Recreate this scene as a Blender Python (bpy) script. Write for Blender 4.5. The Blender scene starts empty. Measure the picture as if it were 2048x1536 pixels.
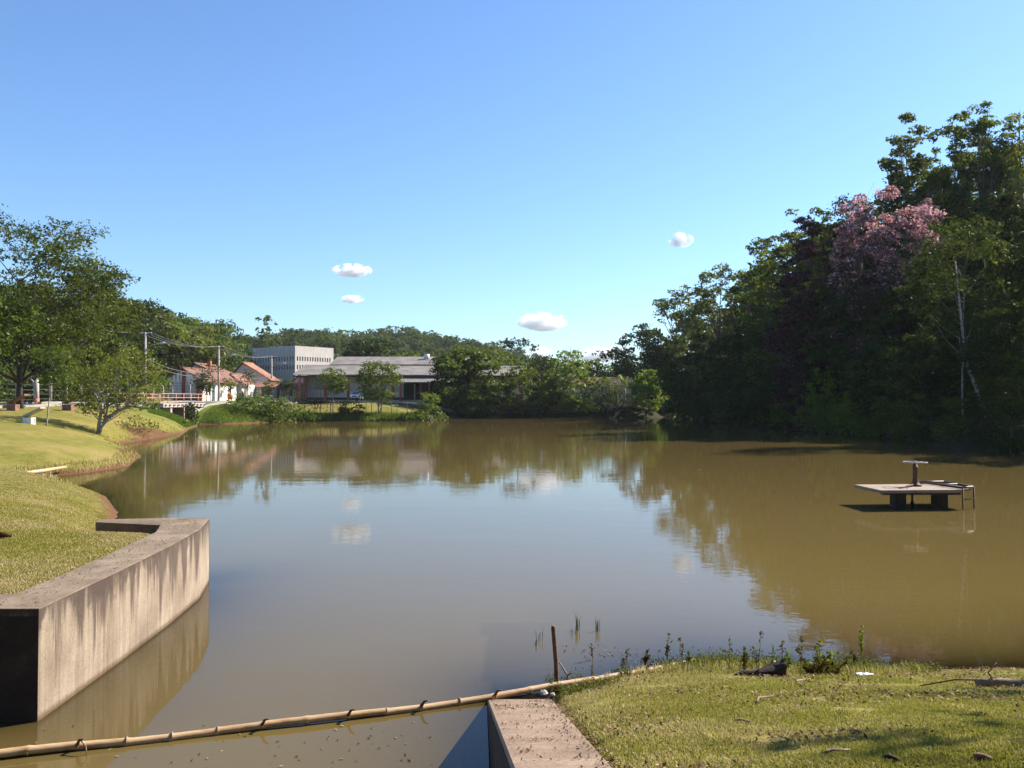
import bpy, math, random
import numpy as np
from mathutils import Vector
random.seed(7)
R = math.radians
sc = bpy.context.scene
COL = sc.collection
FPX = 1653.0          # focal length in photo pixels (18 mm on a 22.3 mm sensor)
CAMZ = 3.0
HAZE = 0.00008
K = 0.76            # one factor on every albedo, set together with the exposure

# ------------------------------------------------------------------ camera, sky, sun, exposure
cam_d = bpy.data.cameras.new('camera'); cam_d.sensor_width = 22.3; cam_d.lens = 18.0
cam_d.clip_start = 0.05; cam_d.clip_end = 9000
cam = bpy.data.objects.new('camera', cam_d); COL.objects.link(cam)
cam.location = (0, 0, CAMZ); cam.rotation_euler = (R(90 + 1.14), 0, 0)
sc.camera = cam
SUN_AZ, SUN_EL = 29.0, 37.5     # azimuth: degrees from +x towards +y
sd = Vector((math.cos(R(SUN_AZ)) * math.cos(R(SUN_EL)), math.sin(R(SUN_AZ)) * math.cos(R(SUN_EL)), math.sin(R(SUN_EL))))
w = bpy.data.worlds.new('World'); sc.world = w; w.use_nodes = True
nt = w.node_tree; bg = nt.nodes['Background']
sky = nt.nodes.new('ShaderNodeTexSky'); sky.sky_type = 'NISHITA'; sky.sun_disc = False
sky.sun_elevation = R(SUN_EL); sky.sun_rotation = R(90 - SUN_AZ)
sky.altitude = 200; sky.air_density = 1.15; sky.dust_density = 0.35; sky.ozone_density = 2.4
tint = nt.nodes.new('ShaderNodeMix'); tint.data_type = 'RGBA'; tint.blend_type = 'MULTIPLY'; tint.inputs[0].default_value = 1.0
tint.inputs[7].default_value = (.79, 1.0, 1.26, 1)
nt.links.new(sky.outputs[0], tint.inputs[6]); nt.links.new(tint.outputs[2], bg.inputs[0]); bg.inputs[1].default_value = 0.072
sl = bpy.data.lights.new('sun', 'SUN'); sl.energy = 5.0; sl.angle = R(0.5); sl.color = (1, 0.93, 0.82)
so = bpy.data.objects.new('sun', sl); COL.objects.link(so)
so.rotation_euler = sd.to_track_quat('Z', 'Y').to_euler(); so.location = (60, 30, 80)
sc.view_settings.view_transform = 'Standard'; sc.view_settings.look = 'None'
sc.view_settings.gamma = 1; sc.view_settings.exposure = 1.2
sc.cycles.max_bounces = 6; sc.cycles.transparent_max_bounces = 12
sc.cycles.diffuse_bounces = 2; sc.cycles.glossy_bounces = 3; sc.cycles.transmission_bounces = 2
sc.cycles.volume_bounces = 0
sc.cycles.caustics_reflective = False; sc.cycles.caustics_refractive = False

# ------------------------------------------------------------------ helpers
def P(px, py, d):
    """photo pixel and distance along the view -> a point of the place (used once, to survey the site)"""
    return Vector(((px - 1024) / FPX * d, d, CAMZ + (801 - py) / FPX * d))
def tag(o, label=None, cat=None, group=None, kind=None):
    if label: o['label'] = label
    if cat: o['category'] = cat
    if group: o['group'] = group
    if kind: o['kind'] = kind
    return o
def empty(name, loc, label=None, cat=None, group=None, rz=0):
    o = bpy.data.objects.new(name, None); COL.objects.link(o); o.location = loc; o.rotation_euler.z = rz
    o.empty_display_size = 0.3
    return tag(o, label, cat, group)
def link_mesh(name, me, m, parent=None):
    if m is not None: me.materials.append(m)
    o = bpy.data.objects.new(name, me); COL.objects.link(o)
    if parent is not None: o.parent = parent
    return o
def copy_tree(o, parent=None):
    c = o.copy(); COL.objects.link(c)
    if parent is not None: c.parent = parent
    for ch in o.children: copy_tree(ch, c)
    return c
def np_mesh(name, V, F, tint=None, smooth=False, attrs=None):
    me = bpy.data.meshes.new(name); V = np.asarray(V, np.float32); F = np.asarray(F, np.int32)
    me.vertices.add(len(V)); me.vertices.foreach_set('co', V.ravel())
    k = F.shape[1]; me.loops.add(F.size); me.loops.foreach_set('vertex_index', F.ravel())
    me.polygons.add(len(F)); me.polygons.foreach_set('loop_start', np.arange(len(F), dtype=np.int32) * k)
    if smooth: me.polygons.foreach_set('use_smooth', np.ones(len(F), bool))
    me.update(calc_edges=True)
    at = dict(attrs or {})
    if tint is not None: at['tint'] = tint
    for n_, a_ in at.items():
        t = me.attributes.new(n_, 'FLOAT', 'POINT'); t.data.foreach_set('value', np.asarray(a_, np.float32))
    return me
class MB:
    def __init__(s): s.v = []; s.f = []; s.sm = []
    def add(s, vs, fs, smooth=False):
        n = len(s.v); s.v += [tuple(v) for v in vs]; s.f += [tuple(i + n for i in f) for f in fs]; s.sm += [smooth] * len(fs)
        return s
    def box(s, x0, x1, y0, y1, z0, z1):
        v = [(x, y, z) for z in (z0, z1) for y in (y0, y1) for x in (x0, x1)]
        return s.add(v, [(0, 2, 3, 1), (4, 5, 7, 6), (0, 1, 5, 4), (2, 6, 7, 3), (0, 4, 6, 2), (1, 3, 7, 5)])
    def prism(s, pts, z0, z1):
        n = len(pts)
        z0s = z0 if hasattr(z0, '__len__') else [z0] * n; z1s = z1 if hasattr(z1, '__len__') else [z1] * n
        v = [(p[0], p[1], z) for p, z in zip(pts, z0s)] + [(p[0], p[1], z) for p, z in zip(pts, z1s)]
        return s.add(v, [tuple(range(n))[::-1], tuple(range(n, 2 * n))] + [(i, (i + 1) % n, n + (i + 1) % n, n + i) for i in range(n)])
    def tube(s, path, rad, n=8, cap=True):
        path = [Vector(p) for p in path]; rad = rad if hasattr(rad, '__len__') else [rad] * len(path)
        vs = []; fs = []; prev = None
        for i, p in enumerate(path):
            t = (path[min(i + 1, len(path) - 1)] - path[max(i - 1, 0)])
            t = t.normalized() if t.length > 1e-9 else Vector((0, 0, 1))
            if prev is None:
                u = t.cross(Vector((0, 0, 1)) if abs(t.z) < .9 else Vector((1, 0, 0))).normalized()
            else:
                u = (prev - t * prev.dot(t)).normalized()
            prev = u; b = t.cross(u)
            for k in range(n):
                a = 2 * math.pi * k / n; vs.append(p + (u * math.cos(a) + b * math.sin(a)) * rad[i])
        for i in range(len(path) - 1):
            for k in range(n):
                fs.append((i * n + k, i * n + (k + 1) % n, (i + 1) * n + (k + 1) % n, (i + 1) * n + k))
        if cap: fs += [tuple(range(n))[::-1], tuple(range((len(path) - 1) * n, len(path) * n))]
        return s.add(vs, fs, True)
    def ring(s, c, r, rr, n=24, m=6):
        vs = []; fs = []
        for i in range(n):
            a = 2 * math.pi * i / n
            for j in range(m):
                b = 2 * math.pi * j / m
                vs.append((c[0] + (r + rr * math.cos(b)) * math.cos(a), c[1] + (r + rr * math.cos(b)) * math.sin(a), c[2] + rr * math.sin(b)))
        for i in range(n):
            for j in range(m):
                fs.append((i * m + j, ((i + 1) % n) * m + j, ((i + 1) % n) * m + (j + 1) % m, i * m + (j + 1) % m))
        return s.add(vs, fs, True)
    def build(s, name, m, parent=None, bevel=0):
        me = bpy.data.meshes.new(name); me.from_pydata(s.v, [], s.f); me.update()
        me.polygons.foreach_set('use_smooth', s.sm)
        o = link_mesh(name, me, m, parent)
        if bevel:
            b = o.modifiers.new('bevel', 'BEVEL'); b.width = bevel; b.segments = 2; b.limit_method = 'ANGLE'
        return o

# ------------------------------------------------------------------ materials
def newmat(name):
    m = bpy.data.materials.new(name); m.use_nodes = True; m.node_tree.nodes.clear()
    return m, m.node_tree.nodes, m.node_tree.links
def N(ns, t, **kw):
    n = ns.new('ShaderNode' + t)
    for k, v in kw.items():
        if k in n.inputs: n.inputs[k].default_value = v
        else: setattr(n, k, v)
    return n
def ramp(ns, stops, interp='LINEAR'):
    r = ns.new('ShaderNodeValToRGB'); r.color_ramp.interpolation = interp
    e = r.color_ramp.elements
    while len(e) < len(stops): e.new(0.5)
    for el, (p, c) in zip(e, stops):
        el.position = p; el.color = (*c, 1) if len(c) == 3 else c
    return r
def sk(stops, k=None): return [(p, tuple(x * (k or K) for x in c)) for p, c in stops]
def mixc(ns, ls, fac, a, b, mode='MIX'):
    n = ns.new('ShaderNodeMix'); n.data_type = 'RGBA'; n.blend_type = mode
    for i, s in ((0, fac), (6, a), (7, b)):
        if hasattr(s, 'is_output'): ls.new(s, n.inputs[i])
        else: n.inputs[i].default_value = s if i == 0 else (*s, 1)
    return n.outputs[2]
def coords(ns, ls, scale=(1, 1, 1), kind='Object'):
    tc = ns.new('ShaderNodeTexCoord'); mp = ns.new('ShaderNodeMapping'); mp.inputs['Scale'].default_value = scale
    ls.new(tc.outputs[kind], mp.inputs[0]); return mp.outputs[0]
def noise(ns, ls, vec, scale, detail=4, rough=0.6):
    n = N(ns, 'TexNoise', Scale=scale, Detail=detail, Roughness=rough); ls.new(vec, n.inputs['Vector']); return n.outputs['Fac']
def geopos(ns): return ns.new('ShaderNodeNewGeometry').outputs['Position']
def simple(name, c, rough=0.7, var=0.12, scale=6, metal=0, bump=0.0, coat=0):
    c = tuple(x * K for x in c)
    m, ns, ls = newmat(name); v = coords(ns, ls)
    f = noise(ns, ls, v, scale)
    c0 = tuple(max(0, x * (1 - var * 2)) for x in c); c1 = tuple(min(1, x * (1 + var * 2)) for x in c)
    r = ramp(ns, [(.3, c0), (.7, c1)]); ls.new(f, r.inputs[0])
    b = N(ns, 'BsdfPrincipled', Roughness=rough, Metallic=metal); ls.new(r.outputs[0], b.inputs['Base Color'])
    b.inputs['Coat Weight'].default_value = coat
    if bump:
        bp = N(ns, 'Bump', Strength=bump, Distance=0.02); ls.new(noise(ns, ls, v, scale * 4), bp.inputs['Height']); ls.new(bp.outputs[0], b.inputs['Normal'])
    o = ns.new('ShaderNodeOutputMaterial'); ls.new(b.outputs[0], o.inputs[0]); return m
def leafmat(name, stops, transl=0.35, gloss=0.12, rough=0.45, tcol=(0.30, 0.36, 0.02)):
    """leaf material: colour from each leaf's own tint; thin leaves let some light through"""
    stops = sk(stops); m, ns, ls = newmat(name); a = N(ns, 'Attribute', attribute_name='tint')
    r = ramp(ns, stops); ls.new(a.outputs['Fac'], r.inputs[0])
    d = ns.new('ShaderNodeBsdfDiffuse'); t = ns.new('ShaderNodeBsdfTranslucent'); g = N(ns, 'BsdfGlossy', Roughness=rough)
    g.inputs['Color'].default_value = (.9, .95, .85, 1)
    ls.new(r.outputs[0], d.inputs[0])
    tc = mixc(ns, ls, 0.5, r.outputs[0], tcol); ls.new(tc, t.inputs[0])
    m1 = N(ns, 'MixShader', Fac=transl); ls.new(d.outputs[0], m1.inputs[1]); ls.new(t.outputs[0], m1.inputs[2])
    m2 = N(ns, 'MixShader', Fac=gloss * 0.12); ls.new(m1.outputs[0], m2.inputs[1]); ls.new(g.outputs[0], m2.inputs[2])
    o = ns.new('ShaderNodeOutputMaterial'); ls.new(m2.outputs[0], o.inputs[0]); return m
M = {}
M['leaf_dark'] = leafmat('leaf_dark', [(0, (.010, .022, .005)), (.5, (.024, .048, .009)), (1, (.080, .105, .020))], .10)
M['leaf_deep'] = leafmat('leaf_deep', [(0, (.014, .030, .006)), (.5, (.042, .066, .012)), (1, (.14, .155, .028))], .2)
M['leaf_mid'] = leafmat('leaf_mid', [(0, (.016, .038, .008)), (.5, (.050, .092, .016)), (1, (.13, .18, .034))], .35)
M['leaf_light'] = leafmat('leaf_light', [(0, (.040, .080, .012)), (.5, (.085, .150, .022)), (1, (.160, .220, .040))], .35)
M['leaf_olive'] = leafmat('leaf_olive', [(0, (.060, .072, .014)), (.5, (.130, .140, .028)), (1, (.230, .225, .060))], .4)
M['leaf_euc'] = leafmat('leaf_euc', [(0, (.022, .036, .014)), (.5, (.060, .082, .028)), (1, (.145, .165, .060))], .35)
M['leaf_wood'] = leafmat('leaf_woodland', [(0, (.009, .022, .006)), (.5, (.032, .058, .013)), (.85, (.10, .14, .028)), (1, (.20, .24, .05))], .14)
M['leaf_grey'] = leafmat('leaf_grey', [(0, (.060, .065, .045)), (.5, (.120, .130, .085)), (1, (.24, .26, .19))], .2)
M['leaf_brown'] = leafmat('leaf_brown', [(0, (.040, .022, .012)), (.5, (.085, .050, .025)), (1, (.15, .09, .05))], .2, .05)
M['leaf_lawn'] = leafmat('leaf_bright', [(0, (.080, .150, .015)), (.5, (.140, .240, .025)), (1, (.230, .330, .050))], .35)
M['leaf_pink'] = leafmat('leaf_pink', [(0, (.016, .030, .008)), (.33, (.035, .055, .014)), (.36, (.40, .18, .20)), (.7, (.82, .46, .50)), (1, (1.0, .74, .74))], .35, .04, tcol=(.9, .45, .48))
M['leaf_purple'] = leafmat('leaf_purple', [(0, (.012, .022, .007)), (.62, (.030, .045, .014)), (.66, (.11, .035, .06)), (1, (.20, .08, .11))], .15, .04, tcol=(.2, .08, .1))
M['leaf_far'] = leafmat('leaf_far', [(0, (.025, .045, .018)), (.5, (.055, .085, .028)), (1, (.100, .130, .045))], .2, .05)
M['blade'] = leafmat('blade', [(0, (.25, .23, .045)), (.45, (.46, .385, .11)), (.68, (.58, .47, .17)), (.72, (.52, .37, .18)), (1, (.78, .61, .37))], .3, .04)
M['blade_fresh'] = leafmat('blade_fresh', [(0, (.05, .10, .012)), (.5, (.11, .19, .022)), (1, (.20, .28, .05))], .35, .08)
M['litter'] = leafmat('litter', [(0, (.07, .035, .018)), (.5, (.22, .13, .07)), (1, (.46, .34, .21))], .1, .05)
M['bark'] = simple('bark', (.13, .095, .07), .9, .3, 8, bump=.5)
M['bark_pale'] = simple('bark_pale', (.36, .32, .27), .85, .3, 6, bump=.4)
M['bark_dark'] = simple('bark_dark', (.05, .036, .028), .9, .3, 8, bump=.5)
M['white_wall'] = simple('white_wall', (.98, .93, .85), .85, .04, 1.2)
M['cream_wall'] = simple('cream_wall', (.78, .73, .62), .85, .08, .8)
M['red_trim'] = simple('red_trim', (.30, .075, .045), .8, .15, 3)
M['red_paint'] = simple('red_paint', (.55, .17, .10), .7, .12, 3)
M['rail_paint'] = simple('rail_paint', (.62, .30, .21), .6, .1, 3)
M['dark_void'] = simple('dark_void', (.02, .018, .016), .9, .1, 2)
M['glass'] = simple('window_glass', (.02, .024, .03), .12, .1, 2)
M['teal'] = simple('teal_paint', (.03, .13, .15), .5, .1, 2)
M['rust'] = simple('rusty_steel', (.14, .065, .04), .75, .35, 14, metal=.3, bump=.3)
M['steel_dark'] = simple('dark_steel', (.05, .03, .028), .6, .2, 9, metal=.4)
M['pole'] = simple('concrete_pole', (.48, .41, .35), .85, .1, 3)
M['wire'] = simple('wire', (.22, .22, .23), .5, .05, 3)
M['lamp'] = simple('lamp_metal', (.62, .62, .62), .4, .05, 3)
M['orange'] = simple('orange_plastic', (.62, .16, .05), .5, .1, 3)
M['white_plastic'] = simple('white_plastic', (.75, .77, .76), .35, .05, 8)
M['blue_plastic'] = simple('blue_plastic', (.20, .50, .58), .35, .05, 8)
M['wood_grey'] = simple('weathered_wood', (.30, .21, .14), .85, .25, 10, bump=.5)
M['cane_ring'] = simple('cane_node', (.36, .23, .13), .7, .15, 12)
M['wood_stake'] = simple('stake_wood', (.17, .085, .055), .85, .25, 12, bump=.5)
M['log_dark'] = simple('rotten_log', (.045, .025, .015), .9, .4, 18, bump=.8)
M['car_paint'] = simple('silver_blue_paint', (.22, .30, .44), .3, .04, 2, metal=.4, coat=.6)
M['tyre'] = simple('tyre_rubber', (.02, .02, .02), .8, .1, 5)
M['stone_pale'] = simple('pale_stone', (.50, .44, .38), .8, .12, 8)
M['stone_red'] = simple('red_stained_concrete', (.24, .12, .08), .85, .25, 5)

def mat_concrete():
    m, ns, ls = newmat('stained_concrete'); pos = geopos(ns)
    fine = noise(ns, ls, pos, 40, 6, .7); big = noise(ns, ls, pos, 1.7, 4)
    base = ramp(ns, sk([(.3, (.31, .235, .165)), (.55, (.44, .35, .255)), (.75, (.55, .46, .35))], .72)); ls.new(big, base.inputs[0])
    c = mixc(ns, ls, .35, base.outputs[0], (1, 1, 1), 'MULTIPLY')
    rf = ramp(ns, [(.3, (.72, .70, .68)), (.7, (1.12, 1.1, 1.08))]); ls.new(fine, rf.inputs[0])
    c = mixc(ns, ls, 1.0, base.outputs[0], rf.outputs[0], 'MULTIPLY')
    # runs of grime down the face
    mp = N(ns, 'Mapping'); mp.inputs['Scale'].default_value = (3.2, 3.2, .22); ls.new(pos, mp.inputs[0])
    st = noise(ns, ls, mp.outputs[0], 1.6, 5, .65)
    mp2 = N(ns, 'Mapping'); mp2.inputs['Scale'].default_value = (9, 9, .35); ls.new(pos, mp2.inputs[0])
    st2 = noise(ns, ls, mp2.outputs[0], 1.5, 5, .7)
    sx = ns.new('ShaderNodeSeparateXYZ'); ls.new(pos, sx.inputs[0])
    hg = N(ns, 'MapRange'); hg.inputs['From Min'].default_value = .1; hg.inputs['From Max'].default_value = 1.1
    hg.inputs['To Min'].default_value = -.13; hg.inputs['To Max'].default_value = .20; ls.new(sx.outputs[2], hg.inputs[0])
    ad = N(ns, 'Math', operation='ADD'); ls.new(st, ad.inputs[0]); ls.new(hg.outputs[0], ad.inputs[1])
    rs = ramp(ns, [(.53, (0, 0, 0)), (.64, (1, 1, 1))]); ls.new(ad.outputs[0], rs.inputs[0])
    mf = N(ns, 'Math', operation='MULTIPLY'); ls.new(rs.outputs[0], mf.inputs[0]); mf.inputs[1].default_value = .85
    rs2 = ramp(ns, [(.35, (.45, .40, .36)), (.6, (1, 1, 1))]); ls.new(st2, rs2.inputs[0])
    c = mixc(ns, ls, .55, c, rs2.outputs[0], 'MULTIPLY')
    c = mixc(ns, ls, mf.outputs[0], c, (.055, .033, .022))
    mp3 = N(ns, 'Mapping'); mp3.inputs['Scale'].default_value = (1.6, 1.6, .8); ls.new(pos, mp3.inputs[0])
    bl = noise(ns, ls, mp3.outputs[0], 2.1, 6, .75); hb = N(ns, 'MapRange'); hb.inputs['From Min'].default_value = .55; hb.inputs['From Max'].default_value = 1.05
    hb.inputs['To Min'].default_value = -.14; hb.inputs['To Max'].default_value = .15; ls.new(sx.outputs[2], hb.inputs[0])
    ab = N(ns, 'Math', operation='ADD'); ls.new(bl, ab.inputs[0]); ls.new(hb.outputs[0], ab.inputs[1]); rb_ = ramp(ns, [(.55, (0, 0, 0)), (.66, (.9, .9, .9))]); ls.new(ab.outputs[0], rb_.inputs[0])
    c = mixc(ns, ls, rb_.outputs[0], c, (.050, .030, .020))
    wl_ = ramp(ns, [(.02, (.45, .36, .26)), (.07, (1, 1, 1))]); ls.new(sx.outputs[2], wl_.inputs[0]); c = mixc(ns, ls, 1.0, c, wl_.outputs[0], 'MULTIPLY')
    b = N(ns, 'BsdfPrincipled', Roughness=.9); ls.new(c, b.inputs['Base Color'])
    bp = N(ns, 'Bump', Strength=.5, Distance=.01); ls.new(fine, bp.inputs['Height']); ls.new(bp.outputs[0], b.inputs['Normal'])
    o = ns.new('ShaderNodeOutputMaterial'); ls.new(b.outputs[0], o.inputs[0]); return m
M['concrete'] = mat_concrete()
def mat_coping(name, c0, c1, c2):
    m, ns, ls = newmat(name); pos = geopos(ns)
    f = noise(ns, ls, pos, 2.2, 5, .65); g = noise(ns, ls, pos, 55, 5, .8)
    r = ramp(ns, sk([(.3, c0), (.5, c1), (.7, c2)])); ls.new(f, r.inputs[0])
    rf = ramp(ns, [(.35, (.55, .53, .5)), (.62, (1.25, 1.22, 1.18))]); ls.new(g, rf.inputs[0])
    c = mixc(ns, ls, 1.0, r.outputs[0], rf.outputs[0], 'MULTIPLY')
    b = N(ns, 'BsdfPrincipled', Roughness=.92); ls.new(c, b.inputs['Base Color'])
    bp = N(ns, 'Bump', Strength=.6, Distance=.008); ls.new(g, bp.inputs['Height']); ls.new(bp.outputs[0], b.inputs['Normal'])
    o = ns.new('ShaderNodeOutputMaterial'); ls.new(b.outputs[0], o.inputs[0]); return m
M['coping'] = mat_coping('coping_concrete', (.17, .118, .075), (.26, .188, .125), (.37, .28, .20))
M['deck_concrete'] = mat_coping('deck_concrete', (.28, .20, .15), (.37, .28, .21), (.45, .35, .27))
M['coping_red'] = mat_coping('reddish_concrete', (.20, .13, .088), (.30, .205, .142), (.40, .29, .205))
M['mould_shade'] = mat_coping('mould_and_shade_concrete', (.020, .012, .010), (.045, .028, .022), (.10, .07, .055))  # near-black: mould, with the shade of these faces put into the colour
def mat_grey_concrete():
    m, ns, ls = newmat('panel_concrete'); v = coords(ns, ls, (1, 1, .25))
    f = noise(ns, ls, v, .9, 6, .7); g = noise(ns, ls, v, .15, 2)
    r = ramp(ns, [(.3, (.46, .41, .35)), (.6, (.60, .53, .45)), (.8, (.68, .61, .52))]); ls.new(f, r.inputs[0])
    b = N(ns, 'BsdfPrincipled', Roughness=.85); ls.new(r.outputs[0], b.inputs['Base Color'])
    o = ns.new('ShaderNodeOutputMaterial'); ls.new(b.outputs[0], o.inputs[0]); return m
M['panel'] = mat_grey_concrete()
def mat_roof(name, a, b_, c_, period, alongx=True, patch=.35):
    m, ns, ls = newmat(name); tc = ns.new('ShaderNodeTexCoord')
    f = noise(ns, ls, tc.outputs['Object'], .5, 5, .7); g = noise(ns, ls, tc.outputs['Object'], 3, 4)
    r = ramp(ns, sk([(.3, a), (.5, b_), (.72, c_)])); ls.new(f, r.inputs[0])
    vor = N(ns, 'TexBrick'); vor.inputs['Scale'].default_value = 1.0
    vor.inputs['Color1'].default_value = (.75, .75, .75, 1); vor.inputs['Color2'].default_value = (1.2, 1.2, 1.2, 1)
    vor.inputs['Mortar'].default_value = (.7, .7, .7, 1); vor.inputs['Mortar Size'].default_value = .01
    vor.inputs['Brick Width'].default_value = 1.1 if patch > .3 else .3; vor.inputs['Row Height'].default_value = 1.9 if patch > .3 else .35
    ls.new(tc.outputs['Object'], vor.inputs['Vector'])
    c = mixc(ns, ls, patch, r.outputs[0], vor.outputs[0], 'MULTIPLY')
    wv = N(ns, 'TexWave', wave_type='BANDS', bands_direction='X' if alongx else 'Y'); wv.inputs['Scale'].default_value = .314 / period
    ls.new(tc.outputs['Object'], wv.inputs['Vector'])
    b = N(ns, 'BsdfPrincipled', Roughness=.85); ls.new(c, b.inputs['Base Color'])
    bp = N(ns, 'Bump', Strength=.8, Distance=.06); ls.new(wv.outputs['Fac'], bp.inputs['Height']); ls.new(bp.outputs[0], b.inputs['Normal'])
    o = ns.new('ShaderNodeOutputMaterial'); ls.new(b.outputs[0], o.inputs[0]); return m
M['roof_grey'] = mat_roof('corrugated_roof', (.16, .14, .12), (.25, .215, .185), (.35, .31, .27), .32)
M['roof_tile'] = mat_roof('clay_tile_roof', (.22, .10, .055), (.34, .155, .085), (.44, .22, .13), .3, False, .25)
M['roof_old'] = mat_roof('old_tile_roof', (.16, .075, .05), (.26, .12, .075), (.36, .17, .10), .3, False, .25)
M['asphalt'] = simple('asphalt', (.13, .125, .13), .9, .12, 2)
M['path'] = simple('pavement_concrete', (.40, .36, .30), .9, .1, 1.5)
def mat_bamboo():
    m, ns, ls = newmat('bamboo_cane'); tc = ns.new('ShaderNodeTexCoord')
    mp = N(ns, 'Mapping'); mp.inputs['Scale'].default_value = (.9, 8, 8); ls.new(tc.outputs['Object'], mp.inputs[0])
    f = noise(ns, ls, mp.outputs[0], 3, 5, .6)
    r = ramp(ns, sk([(.25, (.36, .19, .08)), (.45, (.60, .38, .19)), (.7, (.72, .50, .28))])); ls.new(f, r.inputs[0])
    b = N(ns, 'BsdfPrincipled', Roughness=.38); ls.new(r.outputs[0], b.inputs['Base Color'])
    o = ns.new('ShaderNodeOutputMaterial'); ls.new(b.outputs[0], o.inputs[0]); return m
M['bamboo'] = mat_bamboo()

# ------------------------------------------------------------------ terrain
LAKE = [(0.12, -4), (0.1, 8.6), (.55, 8.55), (1.25, 9.1), (2.15, 9.45), (3.0, 9.35), (3.8, 9.3), (4.95, 9.3), (6, 9.25), (12, 10.5), (25, 17), (38, 26),
        (36, 35), (29.5, 43), (27, 50), (28, 56), (30, 64), (30.5, 72), (29, 78), (28.5, 84), (30, 93), (29.5, 101), (28, 112), (28.5, 122), (31, 138), (34, 156),
        (28.5, 158), (27.5, 148), (24, 143), (14, 141.5), (4, 140.5), (-7, 139), (-11, 132), (-13.5, 123.5), (-22, 121.5), (-31, 121), (-32.5, 113), (-35, 106.5),
        (-36.5, 104), (-42, 103.4), (-52, 103.5), (-75, 106), (-75, 103), (-52, 100), (-41, 99.2), (-36.8, 96.5), (-35, 90), (-33.8, 86), (-31.2, 79), (-28.8, 69), (-27.6, 61),
        (-26.8, 56.5), (-25.8, 54), (-23.2, 50), (-19.8, 44.2), (-19.3, 42.5), (-17.4, 37.5), (-17.6, 34), (-18.6, 32.3), (-18.1, 31), (-15.6, 29.2), (-12.8, 26), (-10.6, 22.2), (-8.7, 18),
        (-7.6, 15.2), (-6.8, 13.75), (-5.2, 14.0), (-4.8, 12.2), (-4.72, 8.05), (-16, 8.0), (-16, -4)]
LK = np.array(LAKE, float)
def sdist(x, y):
    """signed distance to the shore, positive on land"""
    x = np.asarray(x, float); y = np.asarray(y, float)
    best = np.full(x.shape, 1e18); ins = np.zeros(x.shape, bool); n = len(LK)
    for i in range(n):
        ax, ay = LK[i]; bx, by = LK[(i + 1) % n]
        dx, dy = bx - ax, by - ay; t = np.clip(((x - ax) * dx + (y - ay) * dy) / (dx * dx + dy * dy), 0, 1)
        best = np.minimum(best, (x - ax - t * dx) ** 2 + (y - ay - t * dy) ** 2)
        c = ((ay > y) != (by > y)); ins ^= c & (x < (bx - ax) * (y - ay) / (by - ay + 1e-12) + ax)
    return np.where(ins, -1, 1) * np.sqrt(best)
def vnoise(x, y, seed=0):
    """smooth value noise in -1..1"""
    xi = np.floor(x).astype(np.int64); yi = np.floor(y).astype(np.int64); fx = x - xi; fy = y - yi
    fx = fx * fx * (3 - 2 * fx); fy = fy * fy * (3 - 2 * fy)
    def hsh(a, b):
        h = (a * 374761393 + b * 668265263 + seed * 974711) & 0x7fffffff; h = ((h ^ (h >> 13)) * 1274126177) & 0x7fffffff
        return ((h ^ (h >> 16)) & 0xffff) / 32767.5 - 1
    return (hsh(xi, yi) * (1 - fx) + hsh(xi + 1, yi) * fx) * (1 - fy) + (hsh(xi, yi + 1) * (1 - fx) + hsh(xi + 1, yi + 1) * fx) * fy
YS_X = [-3, .1, .55, 1.25, 2.15, 3.0, 3.8, 6, 12, 25, 38]; YS_Y = [8.5, 8.5, 8.55, 9.1, 9.45, 9.35, 9.3, 9.25, 10.5, 17, 26]
# wooded ridges behind the town: bearing (photo column), distance of the ridge, height of the skyline
RA = np.array([(-600, 210, 560), (0, 215, 560), (150, 220, 572), (260, 232, 590), (330, 247, 608), (400, 267, 628), (460, 292, 640), (510, 322, 652), (570, 355, 672), (640, 385, 705), (720, 410, 760), (800, 430, 800)], float)
RB = np.array([(300, 560, 690), (480, 560, 672), (560, 555, 664), (620, 545, 664), (700, 540, 660), (770, 540, 655), (830, 540, 658), (900, 545, 668), (960, 560, 680), (1010, 600, 686), (1060, 640, 702), (1110, 660, 722), (1180, 680, 750), (1300, 700, 775), (1700, 700, 780), (2600, 700, 780)], float)
def ridge(tab, x, y, tree, sf, sb):
    yy = np.maximum(y, 1); px = 1024 + x / yy * FPX
    dr = np.interp(px, tab[:, 0], tab[:, 1]); top = np.interp(px, tab[:, 0], tab[:, 2])
    z = np.maximum(CAMZ + (801 - top) / FPX * dr - tree - 3, 0); t = y - dr
    if sf < 100: sf = np.interp(px, [430, 520, 640], [sf, 24, 20])
    return z * np.exp(-np.where(t < 0, (t / sf) ** 2, (t / sb) ** 2)) * (y > 60)
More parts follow.
